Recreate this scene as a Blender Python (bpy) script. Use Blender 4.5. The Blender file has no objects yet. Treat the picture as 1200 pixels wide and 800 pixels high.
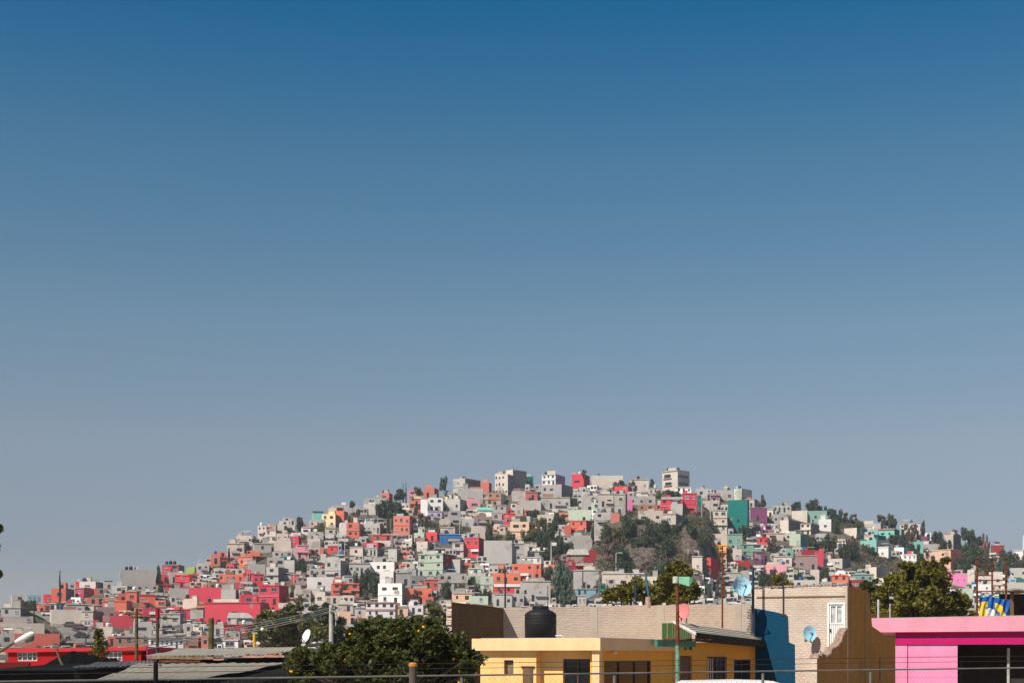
import bpy, math, random
import numpy as np
from mathutils import Vector, Matrix
R = math.radians
random.seed(7)

# ------------------------------------------------------------------ camera, sky, sun, exposure
F = 1700.0          # focal length in photo pixels (photo is 1200 wide)
HY = 768.0          # horizon row
ZC = 3.0            # eye height
scn = bpy.context.scene
COL = scn.collection
cam_d = bpy.data.cameras.new('camera'); cam = bpy.data.objects.new('camera', cam_d)
COL.objects.link(cam); scn.camera = cam
cam.location = (0, 0, ZC); cam.rotation_euler = (R(90), 0, 0)
cam_d.sensor_width = 36; cam_d.lens = F * 36 / 1200
cam_d.shift_y = (HY - 400) / 1200
cam_d.clip_start = 0.3; cam_d.clip_end = 9000

SUN_EL, SUN_AZ = 47.0, 42.0     # azimuth: degrees to the left of straight behind the camera
w = bpy.data.worlds.new('World'); scn.world = w; w.use_nodes = True
nt = w.node_tree; nt.nodes.clear()
out = nt.nodes.new('ShaderNodeOutputWorld'); bg = nt.nodes.new('ShaderNodeBackground')
sky = nt.nodes.new('ShaderNodeTexSky'); sky.sky_type = 'NISHITA'; sky.sun_disc = False
sky.sun_elevation = R(SUN_EL)
sky.altitude = 2200; sky.air_density = 1.0; sky.dust_density = 0.6; sky.ozone_density = 1.6
# light comes from direction (-sin az, -cos az): compass rotation for the sky
sky.sun_rotation = R(180 + SUN_AZ)
hs = nt.nodes.new('ShaderNodeHueSaturation'); hs.inputs['Saturation'].default_value = 1.0
nt.links.new(sky.outputs[0], hs.inputs['Color'])
# hue of the clear sky by elevation (polluted grey low down, deep blue high up)
geo_w = nt.nodes.new('ShaderNodeTexCoord'); sepw = nt.nodes.new('ShaderNodeSeparateXYZ')
nt.links.new(geo_w.outputs['Generated'], sepw.inputs[0])
TINT = [(0.0,(.66,.56,.56)),(.071,(.71,.595,.575)),(.140,(1.0,.825,.70)),(.219,(.90,.96,.83)),(.319,(.52,.92,.915)),(.412,(.03,.735,.965)),(1.0,(.45,.75,.95))]
rw = nt.nodes.new('ShaderNodeValToRGB')
while len(rw.color_ramp.elements) < len(TINT): rw.color_ramp.elements.new(.5)
for e_, (p_, c_) in zip(rw.color_ramp.elements, TINT): e_.position = p_; e_.color = (*c_, 1)
nt.links.new(sepw.outputs[2], rw.inputs[0])
mw = nt.nodes.new('ShaderNodeMix'); mw.data_type = 'RGBA'; mw.blend_type = 'MULTIPLY'; mw.inputs[0].default_value = 1
nt.links.new(hs.outputs[0], mw.inputs[6]); nt.links.new(rw.outputs[0], mw.inputs[7])
nt.links.new(mw.outputs[2], bg.inputs[0]); bg.inputs[1].default_value = 0.0624
nt.links.new(bg.outputs[0], out.inputs[0])
sd = bpy.data.lights.new('sun', 'SUN'); sun = bpy.data.objects.new('sun', sd); COL.objects.link(sun)
sd.energy = 4.3; sd.angle = R(0.5); sd.color = (1.0, 0.92, 0.80)
sdir = Vector((-math.sin(R(SUN_AZ)) * math.cos(R(SUN_EL)), -math.cos(R(SUN_AZ)) * math.cos(R(SUN_EL)), math.sin(R(SUN_EL))))
sun.rotation_euler = sdir.to_track_quat('Z', 'Y').to_euler()
sun.location = (-30, -30, 60)
scn.view_settings.view_transform = 'Standard'; scn.view_settings.look = 'None'
scn.view_settings.exposure = 0.62; scn.view_settings.gamma = 1.0
scn.view_settings.use_curve_mapping = False
scn.render.engine = 'CYCLES'
scn.cycles.volume_bounces = 0
scn.cycles.volume_step_rate = 8; scn.cycles.volume_max_steps = 64

# ------------------------------------------------------------------ helpers
def tag(o, label=None, cat=None, group=None, kind=None):
    if label: o['label'] = label
    if cat: o['category'] = cat
    if group: o['group'] = group
    if kind: o['kind'] = kind
    return o

def empty(name, loc, rz=0.0):
    o = bpy.data.objects.new(name, None); COL.objects.link(o)
    o.location = loc; o.rotation_euler = (0, 0, rz); o.empty_display_size = 0.2
    return o

def link(name, mesh, parent=None, loc=(0, 0, 0), rz=0.0, scale=None):
    o = bpy.data.objects.new(name, mesh); COL.objects.link(o)
    o.location = loc; o.rotation_euler = (0, 0, rz)
    if scale: o.scale = scale
    if parent: o.parent = parent
    return o

class MB:
    def __init__(s): s.v = []; s.f = []; s.m = []
    def quad(s, a, b, c, d, mi=0):
        n = len(s.v); s.v += [a, b, c, d]; s.f.append((n, n+1, n+2, n+3)); s.m.append(mi)
    def tri(s, a, b, c, mi=0):
        n = len(s.v); s.v += [a, b, c]; s.f.append((n, n+1, n+2)); s.m.append(mi)
    def box(s, x0, x1, y0, y1, z0, z1, mi=0):
        n = len(s.v)
        s.v += [(x0,y0,z0),(x1,y0,z0),(x1,y1,z0),(x0,y1,z0),(x0,y0,z1),(x1,y0,z1),(x1,y1,z1),(x0,y1,z1)]
        for q in ((0,3,2,1),(4,5,6,7),(0,1,5,4),(1,2,6,5),(2,3,7,6),(3,0,4,7)):
            s.f.append(tuple(n+i for i in q)); s.m.append(mi)
    def prism(s, pts, z0, z1, mi=0):           # pts counter-clockwise in xy; z0/z1 numbers or lists
        n = len(s.v); k = len(pts)
        za = z0 if isinstance(z0, (list, tuple)) else [z0]*k
        zb = z1 if isinstance(z1, (list, tuple)) else [z1]*k
        s.v += [(p[0], p[1], za[i]) for i, p in enumerate(pts)] + [(p[0], p[1], zb[i]) for i, p in enumerate(pts)]
        s.f.append(tuple(n+i for i in reversed(range(k)))); s.m.append(mi)
        s.f.append(tuple(n+k+i for i in range(k))); s.m.append(mi)
        for i in range(k):
            j = (i+1) % k
            s.f.append((n+i, n+j, n+k+j, n+k+i)); s.m.append(mi)
    def vprism(s, prof, y0, y1, mi=0):         # prof: outline in x,z (ccw seen from -y), extruded y0..y1
        n = len(s.v); k = len(prof)
        s.v += [(p[0], y0, p[1]) for p in prof] + [(p[0], y1, p[1]) for p in prof]
        s.f.append(tuple(n+i for i in range(k))); s.m.append(mi)
        s.f.append(tuple(n+k+i for i in reversed(range(k)))); s.m.append(mi)
        for i in range(k):
            j = (i+1) % k
            s.f.append((n+j, n+i, n+k+i, n+k+j)); s.m.append(mi)
    def tube(s, pts, rad, seg=8, mi=0, cap=True):
        pts = [Vector(p) for p in pts]; k = len(pts)
        rs = rad if isinstance(rad, (list, tuple)) else [rad]*k
        n = len(s.v)
        for i, p in enumerate(pts):
            d = (pts[min(i+1, k-1)] - pts[max(i-1, 0)]).normalized()
            up = Vector((0,0,1)) if abs(d.z) < 0.9 else Vector((1,0,0))
            a = d.cross(up).normalized(); b = d.cross(a)
            for q in range(seg):
                t = 2*math.pi*q/seg
                v = p + (a*math.cos(t) + b*math.sin(t))*rs[i]; s.v.append(tuple(v))
        for i in range(k-1):
            for q in range(seg):
                r = (q+1) % seg
                s.f.append((n+i*seg+q, n+i*seg+r, n+(i+1)*seg+r, n+(i+1)*seg+q)); s.m.append(mi)
        if cap:
            s.f.append(tuple(n+q for q in range(seg))); s.m.append(mi)
            s.f.append(tuple(n+(k-1)*seg+q for q in reversed(range(seg)))); s.m.append(mi)
    def lathe(s, prof, seg=24, c=(0,0,0), mi=0):
        n = len(s.v)
        for r, z in prof:
            for q in range(seg):
                t = 2*math.pi*q/seg
                s.v.append((c[0]+r*math.cos(t), c[1]+r*math.sin(t), c[2]+z))
        for i in range(len(prof)-1):
            for q in range(seg):
                r = (q+1) % seg
                s.f.append((n+i*seg+q, n+i*seg+r, n+(i+1)*seg+r, n+(i+1)*seg+q)); s.m.append(mi)
    def mesh(s, name, mats, smooth=False):
        me = bpy.data.meshes.new(name); me.from_pydata(s.v, [], s.f)
        for m in (mats if isinstance(mats, (list, tuple)) else [mats]): me.materials.append(m)
        if any(s.m): me.polygons.foreach_set('material_index', s.m)
        if smooth: me.polygons.foreach_set('use_smooth', [True]*len(s.f))
        me.update(); return me
    def build(s, name, mats, parent=None, loc=(0,0,0), rz=0.0, smooth=False):
        return link(name, s.mesh(name, mats, smooth), parent, loc, rz)

def P(x, y, D):                               # photo pixel at distance D -> world point
    return Vector(((x-600)/F*D, D, ZC + (HY-y)/F*D))

# ------------------------------------------------------------------ materials
def newmat(name):
    m = bpy.data.materials.new(name); m.use_nodes = True
    n = m.node_tree; b = n.nodes['Principled BSDF']
    return m, n, b
def N(n, typ, **kw):
    x = n.nodes.new(typ)
    for k, v in kw.items():
        if k in x.inputs.keys() if isinstance(k, str) else False: x.inputs[k].default_value = v
        else: setattr(x, k, v)
    return x
def mixc(n, fac, a, b, mode='MIX'):
    x = n.nodes.new('ShaderNodeMix'); x.data_type = 'RGBA'; x.blend_type = mode
    for i, s in ((0, fac), (6, a), (7, b)):
        if hasattr(s, 'is_output') or hasattr(s, 'links'): n.links.new(s, x.inputs[i])
        else: x.inputs[i].default_value = s if i == 0 else (*s, 1)[:4]
    return x.outputs[2]
def ramp(n, src, stops):
    r = n.nodes.new('ShaderNodeValToRGB'); cr = r.color_ramp
    while len(cr.elements) < len(stops): cr.elements.new(0.5)
    for e, (p, c) in zip(cr.elements, stops):
        e.position = p; e.color = (c, c, c, 1) if not hasattr(c, '__len__') else (*c, 1)
    n.links.new(src, r.inputs[0]); return r.outputs[0]
def noise(n, coord, scale, detail=4, rough=.6, mapping=None):
    t = n.nodes.new('ShaderNodeTexNoise'); t.inputs['Scale'].default_value = scale
    t.inputs['Detail'].default_value = detail; t.inputs['Roughness'].default_value = rough
    if mapping:
        mp = n.nodes.new('ShaderNodeMapping'); mp.inputs['Scale'].default_value = mapping
        n.links.new(coord, mp.inputs[0]); coord = mp.outputs[0]
    n.links.new(coord, t.inputs['Vector']); return t.outputs[0]

def hillwall(name, col, dirt=0.35, grid=0.0):
    """plastered or block wall: blotches, rain streaks, course lines, a different tone on every house"""
    m, n, b = newmat(name); b.inputs['Specular IOR Level'].default_value = .1
    geo = n.nodes.new('ShaderNodeNewGeometry').outputs['Position']
    oi = n.nodes.new('ShaderNodeObjectInfo')
    big = noise(n, geo, 0.35, 5, .65)
    streak = noise(n, geo, 1.3, 3, .6, (1, 1, 0.18))
    fine = noise(n, geo, 3.5, 3, .6)
    dark = tuple(c*0.55+0.03 for c in col)
    lite = tuple(min(1, c*1.12+0.02) for c in col)
    f1 = ramp(n, big, [(0.40, 0.0), (0.72, 1.0)])
    c1 = mixc(n, f1, col, tuple(a*(1-dirt)+b_*dirt for a, b_ in zip(col, dark)))
    f2 = ramp(n, streak, [(0.52, 0.0), (0.8, dirt)])
    c2 = mixc(n, f2, c1, dark)
    f3 = ramp(n, fine, [(0.3, 0.0), (0.75, 0.5)])
    c3 = mixc(n, f3, c2, lite)
    # bare, unplastered stretches with ragged outlines
    pt = noise(n, geo, .16, 5, .6)
    if col[0] < .72 or col[1] < .6:
        c3 = mixc(n, ramp(n, pt, [(.595, 0.), (.615, .85)]), c3, (.33,.295,.26))
    # courses of block work, faint
    sep = n.nodes.new('ShaderNodeSeparateXYZ'); n.links.new(geo, sep.inputs[0])
    wv = n.nodes.new('ShaderNodeMath'); wv.operation = 'MULTIPLY'; n.links.new(sep.outputs[2], wv.inputs[0]); wv.inputs[1].default_value = 1.0/0.62
    fr = n.nodes.new('ShaderNodeMath'); fr.operation = 'FRACT'; n.links.new(wv.outputs[0], fr.inputs[0])
    ln = ramp(n, fr.outputs[0], [(0.0, grid), (0.14, grid), (0.2, 0.0), (1.0, 0.0)])
    c4 = mixc(n, ln, c3, dark)
    # per house tone
    mr = n.nodes.new('ShaderNodeMapRange'); n.links.new(oi.outputs['Random'], mr.inputs[0])
    mr.inputs[3].default_value = 0.80; mr.inputs[4].default_value = 1.12
    h = n.nodes.new('ShaderNodeHueSaturation'); n.links.new(mr.outputs[0], h.inputs['Value'])
    mr2 = n.nodes.new('ShaderNodeMapRange'); n.links.new(oi.outputs['Random'], mr2.inputs[0])
    mr2.inputs[3].default_value = 0.493; mr2.inputs[4].default_value = 0.507
    n.links.new(mr2.outputs[0], h.inputs['Hue'])
    n.links.new(c4, h.inputs['Color']); n.links.new(h.outputs[0], b.inputs['Base Color'])
    b.inputs['Roughness'].default_value = 0.9
    bp = n.nodes.new('ShaderNodeBump'); bp.inputs['Strength'].default_value = .5; bp.inputs['Distance'].default_value = .1
    n.links.new(fine, bp.inputs['Height']); n.links.new(bp.outputs[0], b.inputs['Normal'])
    return m

WC = {  # base colours of the hillside walls
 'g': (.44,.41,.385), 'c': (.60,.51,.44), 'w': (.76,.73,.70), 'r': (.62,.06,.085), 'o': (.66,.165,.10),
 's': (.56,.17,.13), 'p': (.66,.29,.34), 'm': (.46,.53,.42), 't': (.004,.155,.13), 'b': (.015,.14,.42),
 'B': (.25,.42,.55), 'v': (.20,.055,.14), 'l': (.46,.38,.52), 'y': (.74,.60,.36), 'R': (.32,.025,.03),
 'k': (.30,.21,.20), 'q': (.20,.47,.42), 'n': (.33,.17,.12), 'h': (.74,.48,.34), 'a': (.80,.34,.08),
 'L': (.38,.55,.14), 'd': (.20,.19,.19), 'G': (.20,.34,.28), 'H': (.80,.20,.42)}
WN = {'g':'grey block','c':'cream','w':'white','r':'raspberry red','o':'orange','s':'salmon','p':'pink','m':'pale mint',
 't':'teal','b':'bright blue','B':'pale blue','v':'plum','l':'lilac','y':'pale yellow','R':'dark red','k':'mauve brown',
 'q':'turquoise','n':'brown brick','h':'peach','a':'amber','L':'lime green','d':'dark grey','G':'grey green','H':'hot pink'}
MW = {k: hillwall('wall_'+WN[k].replace(' ', '_'), c, 0.55 if k in 'gcdn' else 0.3, 0.35 if k in 'gdn' else 0.10) for k, c in WC.items()}

def simple(name, col, rough=.7, metal=0.0, var=0.25, scale=4.0, bump=0.0, spec=None):
    m, n, b = newmat(name)
    b.inputs['Specular IOR Level'].default_value = .5 if rough < .35 else (.3 if rough < .62 else .08)
    tc = n.nodes.new('ShaderNodeTexCoord').outputs['Object']
    nz = noise(n, tc, scale, 4, .65)
    f = ramp(n, nz, [(0.35, 0.0), (0.7, 1.0)])
    n.links.new(mixc(n, f, tuple(c*(1-var) for c in col), tuple(min(1, c*(1+var*.5)) for c in col)), b.inputs['Base Color'])
    b.inputs['Roughness'].default_value = rough; b.inputs['Metallic'].default_value = metal
    if bump:
        bp = n.nodes.new('ShaderNodeBump'); bp.inputs['Strength'].default_value = bump; bp.inputs['Distance'].default_value = .03
        n.links.new(nz, bp.inputs['Height']); n.links.new(bp.outputs[0], b.inputs['Normal'])
    return m
M = {}
M['slab'] = simple('concrete_slab', (.40,.38,.35), .9, var=.35, scale=.8)
M['hole'] = simple('window_glass_dark', (.035,.037,.042), .25, var=.4, scale=.5)
M['pane'] = simple('window_glass_grey', (.16,.18,.21), .2, var=.6, scale=.4)
M['frame_w'] = simple('frame_white', (.66,.64,.62), .6)
M['frame_g'] = simple('frame_aluminium', (.30,.29,.28), .6)
M['tank_k'] = simple('tank_black', (.015,.016,.018), .55)
M['tank_b'] = simple('tank_blue', (.012,.075,.20), .5)
M['tank_w'] = simple('tank_white', (.7,.7,.68), .5)
M['pole'] = simple('pole_concrete', (.42,.40,.37), .9)
M['wood'] = simple('pole_wood', (.085,.06,.04), .9, var=.4)
M['rust'] = simple('rusty_iron', (.16,.06,.03), .85, var=.6, scale=6)
M['wire'] = simple('wire_dark', (.03,.03,.03), .6)

def leafmat(name, col, var=.5, scale=.6, trans=.25):
    m, n, b = newmat(name)
    geo = n.nodes.new('ShaderNodeNewGeometry')
    rnd = geo.outputs['Random Per Island']
    nz = noise(n, geo.outputs['Position'], scale, 3, .6)
    c = mixc(n, ramp(n, nz, [(.35, 0.), (.68, 1.)]), tuple(x*(1-var*.6) for x in col), tuple(x*(1+var*.6) for x in col))
    c = mixc(n, ramp(n, rnd, [(0., 0.), (1., .55)]), c, (col[0]*1.7+.01, col[1]*1.45, col[2]*.9))
    n.links.new(c, b.inputs['Base Color']); b.inputs['Roughness'].default_value = .6
    b.inputs['Specular IOR Level'].default_value = .25
    tr = n.nodes.new('ShaderNodeBsdfTranslucent'); n.links.new(c, tr.inputs[0])
    mx = n.nodes.new('ShaderNodeMixShader'); mx.inputs[0].default_value = trans
    n.links.new(b.outputs[0], mx.inputs[1]); n.links.new(tr.outputs[0], mx.inputs[2])
    n.links.new(mx.outputs[0], n.nodes['Material Output'].inputs[0])
    return m
LM = {'d': leafmat('leaves_dark_green', (.045,.066,.032), scale=.35), 'o': leafmat('leaves_olive', (.11,.115,.045), scale=.35),
      'b': leafmat('leaves_dry_brown', (.12,.085,.065), scale=.35), 'y': leafmat('leaves_yellow_green', (.105,.100,.014), scale=.5),
      'e': leafmat('leaves_grey_green', (.065,.105,.075), scale=.35), 'f': leafmat('leaves_near_green', (.042,.053,.009), .6, 1.2, .2)}
M['bark'] = simple('bark', (.09,.065,.05), .95, var=.4)

# ------------------------------------------------------------------ terrain function
SX = [-900,-500,-200,-60,0,60,110,150,200,232,262,300,340,380,420,460,500,540,580,620,680,740,800,835,870,900,940,975,1010,1050,1090,1130,1170,1210,1300,1500,1900]
SY = [ 770, 768, 752,728,718,704,694,687,681,668, 652,634,621,610,600,592,584,580,576,572,570,572,574,578,590,600,604,606, 612, 621, 631, 641, 650, 656, 672, 720, 768]
DX = [-900,-200,0,150,300,450,600,800,950,1100,1200,1500,1900]
DR = [ 430, 430,450,500,540,580,610,620,630,650,660,660,640]
D0 = 372.0
def sy(px): return np.interp(px, SX, SY)
def dr(px): return np.interp(px, DX, DR)
def quarry(px): 
    a = np.clip((px-690)/22, 0, 1)*np.clip((842-px)/22, 0, 1)
    return a*a*(3-2*a)
TQ_T = [0, .36, .42, .76, .84, 1.0]; TQ_V = [0, .33, .37, .47, .66, 1.0]
def tmap(px, t):                                # share of the height -> share of the distance
    q = quarry(px)
    base = t**0.92
    return (1-q)*base + q*np.interp(t, TQ_T, TQ_V)
def dist_at(px, py):
    t = np.clip((HY-py)/np.maximum(HY-sy(px), .5), 0, 1.25)
    return D0 + (dr(px)-D0)*np.where(t <= 1, tmap(px, np.minimum(t, 1)), t)
TT = np.linspace(0, 1, 60)
def ground_z(X, Y):
    Y = max(Y, 1.0)
    px = 600 + F*X/max(Y, 150.0); px = min(max(px, -900), 1900)
    s = float(sy(px)); d1 = float(dr(px))
    if Y <= D0:
        k = min(max((Y-300)/(D0-300), 0), 1); return ZC*k*k
    if Y >= d1:
        zr = ZC + (HY-s)/F*d1; k = (Y-d1)
        return max(0.0, zr - k*0.10 - 0.0012*k*k) if k < 400 else 0.0
    v = (Y-D0)/(d1-D0)
    t = float(np.interp(v, tmap(px, TT), TT))
    return ZC + (HY-(HY-t*(HY-s)))/F*Y

def axis(lo, hi, step, far):
    a = list(np.arange(lo, hi+.1, step)); o = step
    b = [a[-1]]
    while b[-1] < far: o *= 1.25; b.append(b[-1]+o)
    c = [a[0]]; o = step
    while c[-1] > -far: o *= 1.25; c.append(c[-1]-o)
    return list(reversed(c[1:])) + a + b[1:]
from mathutils import noise as mnoise
def build_ground():
    xs = axis(-290, 330, 2.6, 2600); ys = axis(290, 740, 2.6, 2600)
    nx, ny = len(xs), len(ys); v = []
    for Y in ys:
        for X in xs:
            z = ground_z(X, Y)
            if z > 2.5:
                px = 600+F*X/Y; q = float(quarry(px))*min(max((Y-425)/15, 0), 1)*min(max((520-Y)/25, 0), 1)
                z += (mnoise.noise((X*.06, Y*.06, 0))*1.2 + mnoise.noise((X*.22, Y*.22, 3))*.5)*(1 if Y < 660 else .5) - .3
                if q > .01: z += q*(mnoise.noise((X*.11, 7, 0))*2.6 + mnoise.noise((X*.3, Y*.25, 9))*1.8 + mnoise.noise((X*.7, Y*.5, 4))*1.6 + abs(mnoise.noise((X*.4, z*.1, 8)))*3)
            v.append((X, Y, z))
    f = [(j*nx+i, j*nx+i+1, (j+1)*nx+i+1, (j+1)*nx+i) for j in range(ny-1) for i in range(nx-1)]
    me = bpy.data.meshes.new('ground'); me.from_pydata(v, [], f)
    m, n, b = newmat('dry_earth')
    geo = n.nodes.new('ShaderNodeNewGeometry')
    pos = geo.outputs['Position']
    a = noise(n, pos, .035, 5, .6); c = noise(n, pos, .5, 6, .7); e = noise(n, pos, 2.2, 4, .7)
    col = mixc(n, ramp(n, a, [(.4, 0.), (.6, 1.)]), (.22,.165,.125), (.15,.125,.085))
    col = mixc(n, ramp(n, c, [(.45, 0.), (.62, .8)]), col, (.085,.085,.05))
    col = mixc(n, ramp(n, e, [(.5, 0.), (.8, .6)]), col, (.30,.24,.19))
    sp = n.nodes.new('ShaderNodeSeparateXYZ'); n.links.new(geo.outputs['Normal'], sp.inputs[0])
    steep = ramp(n, sp.outputs[2], [(.72, 1.), (.86, 0.)])
    rockn = noise(n, pos, .9, 6, .75, (1, 1, .35))
    rock = mixc(n, ramp(n, rockn, [(.38, 0.), (.64, 1.)]), (.07,.052,.045), (.34,.245,.21))
    col = mixc(n, steep, col, rock)
    n.links.new(col, b.inputs['Base Color']); b.inputs['Roughness'].default_value = 1
    bp = n.nodes.new('ShaderNodeBump'); bp.inputs['Strength'].default_value = 1; bp.inputs['Distance'].default_value = 2.5
    n.links.new(rockn, bp.inputs['Height']); n.links.new(bp.outputs[0], b.inputs['Normal'])
    me.materials.append(m); me.polygons.foreach_set('use_smooth', [True]*len(f))
    o = link('ground', me); tag(o, kind='structure')
build_ground()

# the air: one closed box of thin even haze round everything
hb = MB(); hb.box(-2900, 3000, -2500, 3550, -1.5, 90)
# (walls of the sheet end inside it)
mh, hn, hbsdf = newmat('haze_air'); hn.nodes.remove(hbsdf)
pv = hn.nodes.new('ShaderNodeVolumePrincipled'); pv.inputs['Color'].default_value = (.80,.86,.94,1)
pv.inputs['Density'].default_value = 0.00020; pv.inputs['Anisotropy'].default_value = 0.25
hn.links.new(pv.outputs[0], hn.nodes['Material Output'].inputs['Volume'])
HAZE = hb.build('haze', mh); tag(HAZE, kind='stuff')

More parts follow.
